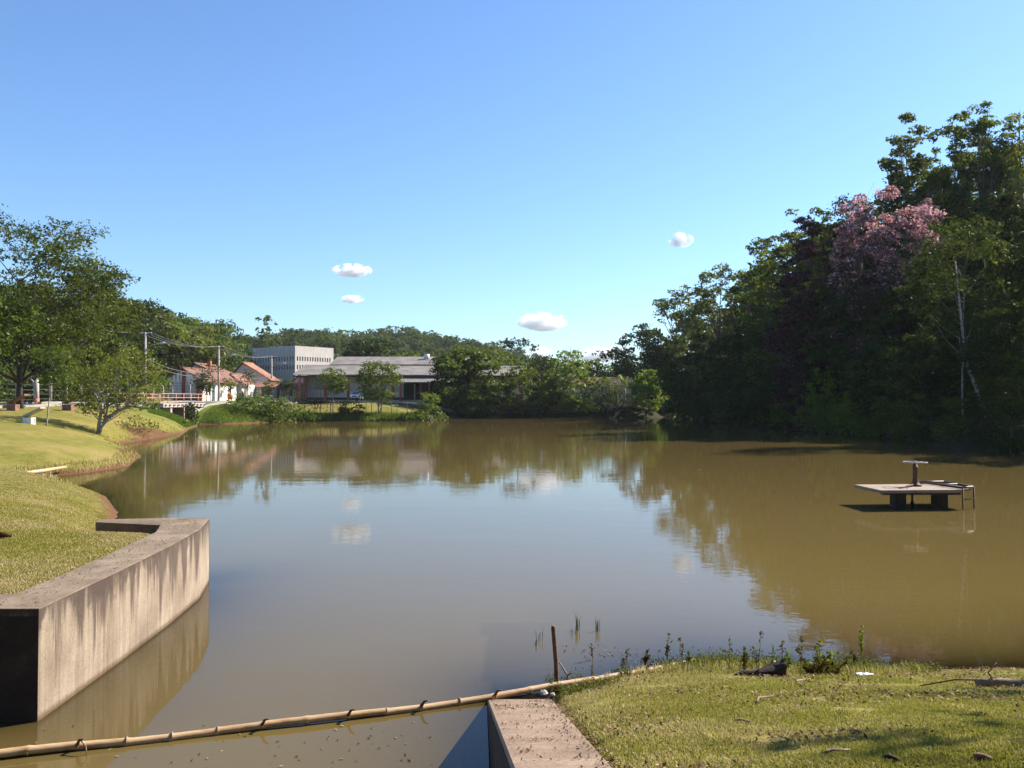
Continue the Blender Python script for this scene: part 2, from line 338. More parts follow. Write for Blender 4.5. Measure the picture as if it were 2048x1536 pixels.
def terr(x, y):
    x = np.asarray(x, float); y = np.asarray(y, float)
    s = sdist(x, y)
    Pl = np.interp(y, [0, 14, 20, 30, 45, 60, 100, 130], [.99, 1.0, 1.05, 1.3, 1.95, 2.4, 2.7, 3.0])
    L = np.interp(y, [0, 12, 15, 24, 40, 110, 125], [.1, .1, .5, 2.0, 3.5, 3.2, 6.0])
    rw = np.clip((x - 8) / 12, 0, 1) * np.clip((y - 8) / 10, 0, 1) * np.clip((165 - y) / 10, 0, 1)
    Pl = Pl * (1 - rw) + 3.2 * rw; L = L * (1 - rw) + 4.5 * rw
    sp = np.maximum(s, 0)
    h = Pl * (1 - np.exp(-sp / L)) + rw * np.clip(sp - 8, 0, 70) * .16
    h = np.where(s < 0, -np.minimum(-s * .4, 1.5), h)
    # near bank, sloping from the photographer's feet down to the water
    ys = np.interp(x, YS_X, YS_Y); hr = (2.4 / ys) * (ys - y); hr = np.minimum(hr, 1.52 + .02 * (3 - y)); hr = np.maximum(hr, -1.3) - .12 * np.clip((.50 - x) / .1, 0, 1)
    wr = np.clip((15 - x) / 3, 0, 1) * (x > .1) * np.clip((14 - y) / 2, 0, 1)
    h = h * (1 - wr) + hr * wr
    h = h + np.where(s > 0, 1, 0) * (vnoise(x * .35, y * .35, 3) * .05 * np.clip(sp, 0, 2) + vnoise(x * 1.3, y * 1.3, 5) * .018)
    h = h - .24 * np.exp(-((x + 5.75) / .75) ** 2 - ((y - 13.45) / .45) ** 2)
    far = ridge(RA, x, y, 15, 62, 90) + ridge(RB, x, y, 19, 150, 160)
    return h + np.where(s > 0, far, 0)
def gz(x, y): return float(terr(np.array([x]), np.array([y]))[0])
def pw(*segs):
    out = []
    for a, b, st in segs: out += list(np.arange(a, b, st))
    return np.array(out + [segs[-1][1]])
gx = np.unique(np.concatenate([pw((-1500, -300, 100), (-300, -120, 12), (-120, -60, 3), (-60, -30, 1.0), (-30, -16, .6), (-16, -9, .35), (-9, -4.2, .16), (-4.2, -.4, 1.0), (-.4, 7, .12), (7, 14, .7), (14, 26, 1.5), (26, 45, 1.2), (45, 120, 5), (120, 300, 20), (300, 1500, 100))]))
gy = pw((-40, -4, 4), (-4, 2, .8), (2, 10.5, .14), (10.5, 17, .2), (17, 34, .4), (34, 60, .8), (60, 90, 1.2), (90, 145, 1.0), (145, 170, 2), (170, 450, 8), (450, 800, 15), (800, 1600, 100))
def grid(gx, gy, zf):
    X, Y = np.meshgrid(gx, gy); Z = zf(X, Y); nx, ny = len(gx), len(gy)
    V = np.stack([X.ravel(), Y.ravel(), np.broadcast_to(Z, X.shape).ravel()], 1)
    i = np.arange(nx - 1)[None, :] + np.arange(ny - 1)[:, None] * nx; i = i.ravel()
    return V, np.stack([i, i + 1, i + 1 + nx, i + nx], 1), X.ravel(), Y.ravel()
V, F, gX, gY = grid(gx, gy, terr)
S = sdist(gX, gY)
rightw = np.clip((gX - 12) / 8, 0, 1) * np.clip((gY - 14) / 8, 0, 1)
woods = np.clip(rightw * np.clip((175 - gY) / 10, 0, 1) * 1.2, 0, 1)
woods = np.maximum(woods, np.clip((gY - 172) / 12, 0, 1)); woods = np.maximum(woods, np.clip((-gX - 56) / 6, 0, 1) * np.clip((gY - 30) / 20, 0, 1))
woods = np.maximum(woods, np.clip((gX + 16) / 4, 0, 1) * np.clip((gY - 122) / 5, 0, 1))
soil = np.clip(1 - np.abs(S - .1) / .8, 0, 1) * .8
soil = np.maximum(soil, (V[:, 2] < .03) * 1.0)
soil = np.maximum(soil, np.exp(-((gX + 28.6) / 1.6) ** 2 - ((gY - 68) / 7) ** 2) * (V[:, 2] < 1.2) * 1.4)
soil = np.maximum(soil, np.exp(-((gX + 20.1) / .9) ** 2 - ((gY - 43.4) / 1.0) ** 2) * 1.2)
soil = np.maximum(soil, .9 * np.exp(-((gX + 31) / 5) ** 2 - ((gY - 131) / 2.0) ** 2))
fresh = np.exp(-((gY - 97) / 13) ** 2) * np.clip((gX + 42) / 1.5, 0, 1) * np.clip((-gX - 24) / 3, 0, 1)
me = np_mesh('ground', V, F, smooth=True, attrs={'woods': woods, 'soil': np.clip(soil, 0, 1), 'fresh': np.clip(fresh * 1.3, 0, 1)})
def mat_ground():
    m, ns, ls = newmat('lawn_and_soil'); pos = geopos(ns)
    n1 = noise(ns, ls, pos, .22, 4, .6); n2 = noise(ns, ls, pos, 1.6, 5, .7); n3 = noise(ns, ls, pos, 22, 5, .75)
    a = N(ns, 'Math', operation='ADD'); a.use_clamp = False; ls.new(n1, a.inputs[0]); ls.new(n2, a.inputs[1])
    r = ramp(ns, sk([(.38, (.160, .162, .028)), (.48, (.235, .208, .046)), (.56, (.300, .240, .074)), (.66, (.340, .245, .105))]))
    h = N(ns, 'Math', operation='MULTIPLY'); ls.new(a.outputs[0], h.inputs[0]); h.inputs[1].default_value = .5; ls.new(h.outputs[0], r.inputs[0])
    rf = ramp(ns, [(.3, (.55, .58, .5)), (.7, (1.3, 1.28, 1.2))]); ls.new(n3, rf.inputs[0])
    c = mixc(ns, ls, 1.0, r.outputs[0], rf.outputs[0], 'MULTIPLY')
    fr = N(ns, 'Attribute', attribute_name='fresh'); frc = ramp(ns, sk([(.3, (.075, .14, .015)), (.7, (.16, .22, .03))])); ls.new(n2, frc.inputs[0])
    c = mixc(ns, ls, fr.outputs['Fac'], c, frc.outputs[0])
    so_ = N(ns, 'Attribute', attribute_name='soil'); ms = N(ns, 'Math', operation='ADD'); ls.new(so_.outputs['Fac'], ms.inputs[0]); ls.new(n2, ms.inputs[1])
    rs = ramp(ns, [(.80, (0, 0, 0)), (1.0, (1, 1, 1))]); 
    mm = N(ns, 'Math', operation='MULTIPLY'); ls.new(ms.outputs[0], mm.inputs[0]); mm.inputs[1].default_value = .8; ls.new(mm.outputs[0], rs.inputs[0])
    sc_ = ramp(ns, sk([(.35, (.11, .050, .026)), (.7, (.24, .115, .06))])); ls.new(n3, sc_.inputs[0])
    c = mixc(ns, ls, rs.outputs[0], c, sc_.outputs[0])
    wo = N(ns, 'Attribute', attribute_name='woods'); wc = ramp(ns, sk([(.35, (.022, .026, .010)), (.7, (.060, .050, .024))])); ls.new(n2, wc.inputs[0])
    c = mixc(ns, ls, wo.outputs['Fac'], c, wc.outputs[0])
    b = N(ns, 'BsdfPrincipled', Roughness=.95); b.inputs['Specular IOR Level'].default_value = .1; ls.new(c, b.inputs['Base Color'])
    bp = N(ns, 'Bump', Strength=.5, Distance=.04); ls.new(n3, bp.inputs['Height']); ls.new(bp.outputs[0], b.inputs['Normal'])
    o = ns.new('ShaderNodeOutputMaterial'); ls.new(b.outputs[0], o.inputs[0]); return m
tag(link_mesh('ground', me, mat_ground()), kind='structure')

# ------------------------------------------------------------------ water
wx = pw((-78, -40, 2), (-40, -16, .8), (-16, -1, .7), (-1, 7, .09), (7, 12, .8), (12, 42, 1.5))
wy = pw((-4, 6, 1), (6, 12, .07), (12, 35, .5), (35, 120, 1.2), (120, 162, 2))
V, F, X, Y = grid(wx, wy, lambda a, b: a * 0)
dep = -terr(X, Y)
lr = lambda yy: .44 - .01 * (yy - 4)
ll = lambda yy: -.25 + .054 * (8.35 - yy)
inl = (X > ll(Y)) & (X < lr(Y) + .18) & (Y > 8.3) & (Y < 11.2)
dep = np.where(inl, np.minimum(dep, np.maximum((Y - 8.35) * .22, 0)), dep)
me = np_mesh('lake_water', V, F, smooth=True, attrs={'depth': np.clip(dep, 0, 3)})
def mat_water():
    m, ns, ls = newmat('muddy_water'); pos = geopos(ns)
    at = N(ns, 'Attribute', attribute_name='depth')
    mu = N(ns, 'Math', operation='MULTIPLY'); ls.new(at.outputs['Fac'], mu.inputs[0]); mu.inputs[1].default_value = -3.0
    ex = N(ns, 'Math', operation='EXPONENT'); ls.new(mu.outputs[0], ex.inputs[0])
    tr = ns.new('ShaderNodeBsdfTransparent'); tr.inputs[0].default_value = (.85, .66, .50, 1)
    big = noise(ns, ls, pos, .05, 3)
    mudc = ramp(ns, sk([(.35, (.165, .117, .038)), (.7, (.192, .135, .045))])); ls.new(big, mudc.inputs[0])
    df = ns.new('ShaderNodeBsdfDiffuse'); ls.new(mudc.outputs[0], df.inputs[0])
    m1 = ns.new('ShaderNodeMixShader'); ls.new(ex.outputs[0], m1.inputs[0]); ls.new(df.outputs[0], m1.inputs[1]); ls.new(tr.outputs[0], m1.inputs[2])
    mp = N(ns, 'Mapping'); mp.inputs['Scale'].default_value = (1, 1.5, 1); ls.new(pos, mp.inputs[0])
    r1 = noise(ns, ls, mp.outputs[0], 3.2, 3, .55); r2 = noise(ns, ls, mp.outputs[0], .7, 2, .5); zone = noise(ns, ls, pos, .07, 2)
    zr = ramp(ns, [(.4, (.25, .25, .25)), (.65, (1, 1, 1))]); ls.new(zone, zr.inputs[0])
    mz = N(ns, 'Math', operation='MULTIPLY'); ls.new(r1, mz.inputs[0]); ls.new(zr.outputs[0], mz.inputs[1])
    sm = N(ns, 'Math', operation='MULTIPLY_ADD'); ls.new(r2, sm.inputs[0]); sm.inputs[1].default_value = 1.2; ls.new(mz.outputs[0], sm.inputs[2])
    bp = N(ns, 'Bump', Strength=1.0, Distance=.0022); ls.new(sm.outputs[0], bp.inputs['Height'])
    wz = noise(ns, ls, pos, .16, 4, .65); rr_ = ramp(ns, [(.42, (.012, .012, .012)), (.62, (.05, .05, .05))]); ls.new(wz, rr_.inputs[0])
    gl = N(ns, 'BsdfGlossy', Roughness=.035); ls.new(rr_.outputs[0], gl.inputs['Roughness']); ls.new(bp.outputs[0], gl.inputs['Normal'])
    fr = N(ns, 'Fresnel', IOR=1.43); ls.new(bp.outputs[0], fr.inputs['Normal'])
    m2 = ns.new('ShaderNodeMixShader'); ls.new(fr.outputs[0], m2.inputs[0]); ls.new(m1.outputs[0], m2.inputs[1]); ls.new(gl.outputs[0], m2.inputs[2])
    o = ns.new('ShaderNodeOutputMaterial'); ls.new(m2.outputs[0], o.inputs[0]); return m
tag(link_mesh('lake_water', me, mat_water()), kind='structure')

# ------------------------------------------------------------------ road, path, bridge
ROAD = [(-43.5, 20), (-44.5, 45), (-44.2, 70), (-43.6, 90), (-43.2, 105), (-42.4, 116), (-40.5, 125), (-36, 132), (-28, 136), (-10, 138)]
def strip(name, path, w0, w1, dz, m, over=None):
    pts = []
    for i in range(len(path) - 1):
        n = max(2, int((Vector(path[i + 1]) - Vector(path[i])).length / 1.5))
        for k in range(n): pts.append(Vector(path[i]).lerp(Vector(path[i + 1]), k / n))
    pts.append(Vector(path[-1])); vs = []; fs = []
    for i, p in enumerate(pts):
        t = (pts[min(i + 1, len(pts) - 1)] - pts[max(i - 1, 0)]).normalized(); nn = Vector((t.y, -t.x))
        z0 = max(gz(p.x, p.y), gz(*(p + nn * w1)), gz(*(p + nn * w0)))
        if 97 < p.y < 106.5: z0 = max(z0, 2.62)
        for k in range(5):
            q = p + nn * (w0 + (w1 - w0) * k / 4); vs.append((q.x, q.y, z0 + dz))
    for i in range(len(pts) - 1):
        for k in range(4): fs.append((i * 5 + k, i * 5 + k + 1, i * 5 + k + 6, i * 5 + k + 5))
    o = MB().add(vs, fs).build(name, m); sol = o.modifiers.new('s', 'SOLIDIFY'); sol.thickness = .3; sol.offset = -1
    return tag(o, kind='structure')
strip('road', ROAD, -2.6, 2.6, .03, M['asphalt'])
strip('pavement', ROAD, -4.2, -2.62, .14, M['path'])
strip('kerb', ROAD[:8], 2.62, 2.82, .14, M['path'])
tag(MB().box(-39, 16, 147.6, 150.2, 2.6, 3.1).build('forecourt', M['path']), kind='structure')

br = empty('road_bridge', (-40.4, 101.5, 2.5), 'low concrete road bridge with reddish tube railing over the creek mouth', 'bridge')
b = MB().box(-6, .35, -6.5, 6.5, -.32, .16); b.build('deck', M['pole'], br, .02)
for k in range(11): MB().box(.353, .50, -6.1 + k * 1.2, -5.85 + k * 1.2, -.14, .02).build('drain_spout', M['dark_void'], br)
for yy in (-3.9, 3.6):
    MB().box(-5.8, .2, yy - .25, yy + .25, -3.2, -.33).build('abutment', M['pole'], br)
MB().box(.25, .4, -.6, -.45, -2.9, -.33).build('pier', M['pole'], br)
rl = MB()
for hz in (1.15, .68, .22):
    rl.tube([(.1, -7.2, .16 + hz - .1), (.1, -5.5, .16 + hz), (.1, 6, .16 + hz), (.1, 7.2, .16 + hz - .1)], .045, 6)
rl.build('railing', M['rail_paint'], br)
for k in range(7):
    MB().tube([(.1, -7 + k * 2.33, .0), (.1, -7 + k * 2.33, 1.3)], .05, 6).build('post', M['rail_paint'], br)
rl = MB()
for hz in (1.15, .68): rl.tube([(-5.8, -7, .16 + hz), (-5.8, 7, .16 + hz)], .045, 6)
for k in range(7): rl.tube([(-5.8, -7 + k * 2.33, .0), (-5.8, -7 + k * 2.33, 1.3)], .05, 6)
rl.build('far_railing', M['rail_paint'], br)

# ------------------------------------------------------------------ concrete walls by the water
def wall_left():
    r = empty('retaining_wall', (-4.6, 8, 0), 'streaked concrete retaining wall with thick coping beside the left lawn', 'wall')
    out = [(-4.43, 7.78), (-4.50, 9.5), (-4.60, 11.2), (-4.74, 12.6), (-5.02, 13.75)]
    inn = [(-5.60, 13.28), (-5.28, 12.3), (-5.16, 11.0), (-5.04, 9.5), (-5.0, 8.35)]
    mb = MB(); off = Vector((-4.6, 8, 0))
    q = lambda p: (p[0] - off.x, p[1] - off.y)
    pts = [q(p) for p in out + inn] + [q((-16, 8.35)), q((-16, 7.78))]
    mb.prism(pts, -2.0, 1.0396); mb.build('wall_body', M['concrete'], r)
    cp = MB(); o2 = [(-4.428, 7.778), (-4.498, 9.5), (-4.598, 11.2), (-4.738, 12.6), (-5.018, 13.753)]
    pts = [q(p) for p in o2 + inn] + [q((-16, 8.36)), q((-16, 7.778))]
    cp.prism(pts, 1.04, 1.052); cp.build('coping', M['coping'], r, .004)
    MB().box(-11.4, .168, -.2235, -.2215, -2, .98).build('mould_shade_face', M['mould_shade'], r)  # dark sheet on the front face: painted-in shade as well as mould
    th = MB(); th.prism([q((-5.02, 13.76)), q((-5.60, 13.29)), q((-6.78, 13.50)), q((-6.78, 13.66)), q((-5.6, 13.80))][::-1], -1.5, [1.047, 1.0, 1.02, 1.04, 1.047][::-1])
    th.build('thin_return_wall', M['coping'], r)
wall_left()
def wall_right():
    r = empty('spillway_wall', (.1, 6, 0), 'reddish concrete spillway wall sloping down into the water at the bottom edge', 'wall')
    ysn = [-3, 3.2] + list(np.arange(3.6, 11.3, .3)); vs = []; fs = []
    for i, yy in enumerate(ysn):
        z = min((8.35 - yy) * .295, 1.50 + .02 * (3.2 - yy)) if yy < 8.35 else (8.35 - yy) * .22
        a, c = ll(max(yy, 3)), lr(yy) + (.18 if yy > 8.6 else 0)
        vs += [(a - .1, yy - 6, -2), (a - .1, yy - 6, z - .012), (a - .1 + .012, yy - 6, z), (c - .1, yy - 6, z), (c - .1, yy - 6, -2)]
    for i in range(len(ysn) - 1):
        for k in range(5):
            fs.append((i * 5 + k, i * 5 + (k + 1) % 5, (i + 1) * 5 + (k + 1) % 5, (i + 1) * 5 + k))
    n = len(vs); fs += [(0, 4, 3, 2, 1), (n - 5, n - 4, n - 3, n - 2, n - 1)]
    MB().add(vs, fs).build('wall_body', M['coping_red'], r)
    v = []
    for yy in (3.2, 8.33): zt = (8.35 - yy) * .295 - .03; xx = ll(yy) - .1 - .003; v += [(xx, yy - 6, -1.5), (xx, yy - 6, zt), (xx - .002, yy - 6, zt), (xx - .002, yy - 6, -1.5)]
    MB().add(v, [(0, 1, 2, 3), (7, 6, 5, 4), (0, 4, 5, 1), (1, 5, 6, 2), (2, 6, 7, 3), (3, 7, 4, 0)]).build('mould_shade_face', M['mould_shade'], r)  # dark sheet on the sunless side, its shade painted in along with mould
wall_right()

# ------------------------------------------------------------------ leaves and trees
def unit(v): return v / (np.linalg.norm(v, axis=1, keepdims=True) + 1e-9)
def leaf_quads(C, Nn, size, rng, aspect=.5):
    n = len(C); t = unit(np.cross(Nn, rng.normal(size=(n, 3)))); b = np.cross(Nn, t)
    s = (size * rng.uniform(.6, 1.4, n))[:, None]
    V = np.stack([C - t * s, C + b * s * aspect + Nn * s * .15, C + t * s, C - b * s * aspect + Nn * s * .15], 1).reshape(-1, 3)
    return V, np.arange(4 * n).reshape(-1, 4)
def crown_data(rng, H, W, cb, nl, lr_, size, dens=3.2, shape='round', droop=0.0, flower=None, depth=None, holes=1.0):
    """lobes of leaf clumps spread through the crown"""
    z0, z1 = H * cb, H; rz = (z1 - z0) / 2; zc = (z0 + z1) / 2; rx = W / 2
    lob = []; tries = 0
    while len(lob) < nl and tries < 4000:
        tries += 1
        d = rng.normal(size=3); d /= np.linalg.norm(d); rr = rng.uniform(.35, 1) ** .5
        r_ = lr_ * W * rng.uniform(.65, 1.35)
        if shape == 'column': p = np.array([d[0] * rr * rx * .8, d[1] * rr * rx * .8, zc + rng.uniform(-1, 1) * rz * .95])
        elif shape == 'umbrella': p = np.array([d[0] * rr * rx, d[1] * rr * rx, z1 - r_ * .5 - (rr ** 2) * rz * .9 * rng.uniform(.4, 1)])
        elif shape == 'dome': rr = rng.uniform(.5, .97); p = np.array([d[0] * rr * rx, d[1] * rr * rx, zc + d[2] * rr * rz * 1.05])
        elif shape == 'bush': p = np.array([d[0] * rr * rx, d[1] * rr * rx, z0 + abs(d[2]) * rr * (z1 - z0)])
        elif shape == 'tiers': p = np.array([d[0] * rr * rx, d[1] * rr * rx, zc + d[2] * rr * rz])
        else:
            p = np.array([d[0] * rr * rx, d[1] * rr * rx, zc + d[2] * rr * rz * 1.0])
        k = max(0.3, 1 - r_ / rx) if shape not in ('umbrella', 'dome') else (1 if shape == 'umbrella' else .85); p[0] *= k; p[1] *= k
        p[2] = min(max(p[2], z0 + r_ * .5), z1 - r_ * .55)
        lob.append((p, r_))
    A = math.pi * rx * (z1 - z0) / 2; la = 2 * size * size * .5
    n = int(dens * A / la); per = np.array([l[1] ** 2 for l in lob]); per = (per / per.sum() * n).astype(int)
    Cs, Ns, Ts = [], [], []
    for (p, r_), m_ in zip(lob, per):
        if m_ < 4: continue
        ns_ = max(6, int(26 * holes)); sd_ = unit(rng.normal(size=(ns_, 3)) + np.array([0, 0, .35]))
        if shape == 'dome': o_ = (p - np.array([0, 0, zc])) / np.array([rx, rx, rz]); sd_ = unit(sd_ + 1.0 * o_ / (np.linalg.norm(o_) + .01))
        sub = p + sd_ * np.array([1, 1, .72]) * r_ * rng.uniform(.55, 1.05, (ns_, 1))
        k = rng.integers(0, ns_, m_); g = rng.normal(size=(m_, 3)) * r_ * .15
        c = sub[k] + g * np.array([1, 1, .6]); c[:, 2] -= droop * np.linalg.norm(g[:, :2], axis=1)
        nn = unit(sd_[k] * .5 + rng.normal(size=(m_, 3)) * .75 + np.array([0, 0, .55]))
        lt = rng.uniform(.25, .75); st_ = rng.uniform(-.12, .12, ns_)
        t = np.clip(lt + st_[k] + rng.normal(size=m_) * .14, 0, 1)
        if flower is not None: t = flower(c, t, rng)
        Cs.append(c); Ns.append(nn); Ts.append(t)
    C = np.concatenate(Cs)
    fx = rx / np.percentile(np.abs(C[:, :2]), 98); zt = np.percentile(C[:, 2], 99.4); fz = (z1 - z0) / max(zt - z0, .1)
    C[:, :2] *= fx; C[:, 2] = z0 + (C[:, 2] - z0) * fz
    for l in lob: l[0][0] *= fx; l[0][1] *= fx; l[0][2] = z0 + (l[0][2] - z0) * fz
    C[:, 2] = np.maximum(C[:, 2], .05)
    return lob, C, np.concatenate(Ns), np.concatenate(Ts)
def trunk_mb(rng, H, lob, r0, cb, lean=(0, 0), limbs=9, wob=.03, stems=1):
    mb = MB(); ztop = H * (cb + (1 - cb) * .6); path = []
    n = 7
    for i in range(n):
        f = i / (n - 1); path.append(Vector((lean[0] * f + rng.normal() * wob * H * f * .4, lean[1] * f + rng.normal() * wob * H * .3 * f, ztop * f - .3 * (1 - f))))
    mb.tube(path, [r0 * (1.25 if i == 0 else 1) * (1 - .72 * i / (n - 1)) for i in range(n)], 8)
    order = sorted(range(len(lob)), key=lambda i: -lob[i][1])[:limbs]
    for i in order:
        p = Vector(lob[i][0]); zt = min(max(p.z - .35 * H * (1 - cb), H * cb * .75), ztop * .97); f = max(.12, zt / ztop)
        k = min(int(f * (n - 1)), n - 2); a = path[k].lerp(path[k + 1], f * (n - 1) - k)
        mid = a.lerp(p, .5) + Vector((0, 0, -.08 * (p - a).length)); q = a.lerp(p, .25); rr = r0 * (1 - .7 * f) * .62
        mb.tube([a, a.lerp(mid, .5), mid, mid.lerp(p, .55), p], [rr, rr * .8, rr * .6, rr * .42, rr * .16], 5, False)
        for _ in range(3):
            e = p + Vector(rng.normal(size=3)) * lob[i][1] * .6
            mb.tube([mid.lerp(p, rng.uniform(.2, .7)), e], [rr * .3, rr * .08], 4, False)
    return mb
_mesh_cache = {}
def tree(name, pos, H, W, label, cat='tree', group=None, leaf='leaf_mid', bark='bark', cb=.25, nl=22, lr_=.16, size=.22, dens=3.2,
         shape='round', seed=1, r0=None, lean=(0, 0), droop=0, flower=None, limbs=9, holes=1.0, rz=None, extra=None):
    rng = np.random.default_rng(seed)
    r = empty(name, pos, label, cat, group, rz=rz if rz is not None else 0)
    lob, C, Nn, T = crown_data(rng, H, W, cb, nl, lr_, size, dens, shape, droop, flower, holes=holes)
    C[:, 0] += lean[0] * np.clip(C[:, 2] / H, 0, 1); C[:, 1] += lean[1] * np.clip(C[:, 2] / H, 0, 1)
    for l in lob:
        l[0][0] += lean[0] * min(1, l[0][2] / H); l[0][1] += lean[1] * min(1, l[0][2] / H)
    V, F = leaf_quads(C, Nn, size, rng)
    mb = trunk_mb(rng, H, lob, r0 or H * .018, cb, lean, limbs)
    if extra: extra(mb)
    mb.build('trunk' if shape != 'bush' else 'stem', M[bark], r)
    link_mesh('crown' if shape != 'bush' else 'foliage', np_mesh('crown', V, F, np.repeat(T, 4)), M[leaf], r)
    return r
def tp(px, d, dz=-.05):
    x = (px - 1024) / FPX * d; return Vector((x, d, max(gz(x, d), -.1) + dz))
def T(name, px, d, ytop, wpx, label, **kw):
    """tree surveyed by bearing, distance, skyline and width"""
    p = tp(px, d); Ht = CAMZ + (801 - ytop) / FPX * d - p.z; return tree(name, p, Ht, wpx / FPX * d, label, size=kw.pop('size', max(.07, d * .0019)), **kw)

# --- left lawn trees
T('broad_tree', 40, 68, 432, 405, 'tallest broad leafy tree with thick dark trunk on the left lawn', leaf='leaf_deep', bark='bark_dark', cb=.20, nl=90, lr_=.085, size=.13, dens=3.1, seed=11, r0=.27, limbs=30, holes=.9)
T('broad_tree', 180, 80, 560, 185, 'dense tree with slim dark trunk to the right of the tallest left tree', leaf='leaf_deep', bark='bark_dark', cb=.10, nl=34, lr_=.15, size=.14, dens=3.4, seed=12, r0=.22, limbs=14)
T('broad_tree', -75, 62, 560, 260, 'light green tree entering at the left picture edge', leaf='leaf_light', cb=.28, nl=30, lr_=.14, size=.14, seed=13, r0=.25)
T('sapling', 93, 49.5, 690, 100, 'young thin-trunked tree with forked pale stem in the left lawn', leaf='leaf_mid', bark='bark_pale', cb=.50, nl=16, lr_=.2, size=.085, dens=2.6, seed=14, r0=.05, lean=(.3, 0), limbs=8)
def lean_extra(mb):
    mb.tube([(0, 0, -.2), (.25, 0, .5), (.75, 0, 1.2), (1.3, .1, 1.65), (1.75, .1, 1.75), (2.1, .1, 2.4), (2.5, .2, 3.4)], [.12, .1, .09, .085, .08, .06, .03], 7)
    mb.tube([(0, 0, -.2), (.1, 0, .8), (.28, -.1, 1.6), (0, 0, 2.4), (-.6, 0, 3.2)], [.13, .11, .1, .08, .04], 7)
    mb.tube([(.28, -.1, 1.6), (1.0, 0, 2.1), (1.7, .2, 2.5)], [.07, .05, .03], 6)
    mb.tube([(1.3, .1, 1.65), (1.2, .1, 2.4), (1.5, .1, 3.3)], [.07, .05, .03], 6)
    mb.tube([(1.75, .1, 1.75), (2.4, 0, 1.9), (3.0, 0, 2.3)], [.05, .04, .02], 6)
T('leaning_tree', 196, 55.5, 697, 180, 'low spreading olive-green tree with forked curving pale trunks on the lake bank', leaf='leaf_olive', bark='bark_pale', cb=.22, nl=56, lr_=.11, size=.085, dens=3.2, seed=15, r0=.09, lean=(1.25, .2), limbs=22, extra=lean_extra)
for i, (px, d, yt, wp, sd_) in enumerate([(20, 98, 735, 130, 21), (95, 100, 742, 120, 22), (165, 102, 738, 120, 23), (-55, 95, 740, 120, 25), (235, 106, 736, 110, 24), (300, 118, 745, 90, 26)]):
    T('hedge_shrub', px, d, yt, wp, ['leafy shrub behind the wire fence, leftmost', 'leafy shrub behind the pale pillar at the road', 'leafy shrub behind the fence, below the slim dark trunk', 'leafy shrub past the left picture edge by the fence', 'leafy shrub behind the leaning tree beyond the road', 'leafy shrub left of the lattice-front house'][i], cat='shrub',
      group='shrubs behind the roadside fence', leaf=['leaf_mid', 'leaf_dark', 'leaf_mid', 'leaf_light', 'leaf_dark', 'leaf_light'][i], cb=.0, nl=20, lr_=.2, shape='bush', seed=sd_)
for i, (px, d, yt, wp) in enumerate([(60, 125, 590, 240), (170, 130, 600, 220), (-60, 120, 560, 260), (255, 150, 600, 150)]):
    T('backdrop_tree', px, d, yt, wp, ['dark tree directly behind the tallest left tree', 'dark tree behind the slim dark trunk at left', 'dark tree beyond the left picture edge', 'dark tree just left of the first power pole top'][i], group='tall trees beyond the fence', leaf='leaf_dark', cb=.05, nl=30, lr_=.15, seed=31 + i)

# --- hillside above the houses: individual trees, copies of five kinds
HL = ['leaf_mid', 'leaf_dark', 'leaf_light', 'leaf_olive', 'leaf_dark', 'leaf_grey']
protos = []
for i in range(6):
    t = tree('hillside_tree', (0, 0, -500), 12, 11 if i != 5 else 9, '', leaf=HL[i], cb=.12 if i != 5 else .3, nl=16 + i * 2, lr_=.17, size=.38, dens=2.9 if i != 5 else 1.2, seed=50 + i, shape='round' if i != 3 else 'umbrella')
    protos.append(t)
rng = np.random.default_rng(5); cnt = 0; used = set()
HLAB = ['mid-green rounded tree in the wooded hillside behind the houses', 'dark green tree in the wooded hillside behind the houses', 'light green tree in the wooded hillside behind the houses',
        'flat-topped olive tree in the wooded hillside behind the houses', 'broad dark tree in the wooded hillside behind the houses', 'greyish sparse tree on the hillside skyline']
for row in range(9):
    for px in range(-40, 720, 27):
        dr = np.interp(px, RA[:, 0], RA[:, 1]); f = row / 8
        d = dr * (.70 + .33 * f) + rng.uniform(-5, 5); pxx = px + rng.uniform(-11, 11) + (row % 2) * 13
        if 482 < pxx < 700 and d < 350: continue
        if d < 152 or (pxx > 478 and row >= 7): continue
        k = int(rng.integers(0, 5)); 
        if row == 8 and pxx < 470 and rng.uniform() < .3: k = 5
        o = protos[k] if k not in used else copy_tree(protos[k]); used.add(k)
        o.location = tp(pxx, d, -.4); s_ = rng.uniform(.72, 1.2) * (.95 if k < 5 else .7) * (1 - .1 * (row == 8)); o.scale = (s_ * rng.uniform(.9, 1.15), s_, s_); o.rotation_euler.z = rng.uniform(0, 6.28)
        o['label'] = HLAB[k]; o['category'] = 'tree'; o['group'] = 'trees of the wooded hillside'; cnt += 1
# --- far wooded ridge: one mass
C_, N_, T_ = [], [], []
lb = []
for i in range(14):
    lob, C, Nn, Tt = crown_data(np.random.default_rng(200 + i), 13 + (i % 3) * 2, 10, .1, 9, .22, .85, 2.2)
    lb.append((C, Nn, Tt))
for k in range(1500):
    px = rng.uniform(470, 1360); dr = np.interp(px, RB[:, 0], RB[:, 1]); d = dr * (1 - abs(rng.normal()) * .16) + 12
    if d < 330: continue
    x = (px - 1024) / FPX * d; C, Nn, Tt = lb[rng.integers(0, 14)]; a = rng.uniform(0, 6.28); s_ = rng.uniform(.6, 1.15)
    ca, sa = math.cos(a), math.sin(a); Rm = np.array([[ca, sa, 0], [-sa, ca, 0], [0, 0, 1]])
    C_.append(C @ Rm * s_ + np.array([x, d, gz(x, d) - 1])); N_.append(Nn @ Rm); T_.append(np.clip(Tt + rng.uniform(-.25, .25), 0, 1))
C = np.concatenate(C_); V, F = leaf_quads(C, np.concatenate(N_), .85, rng)
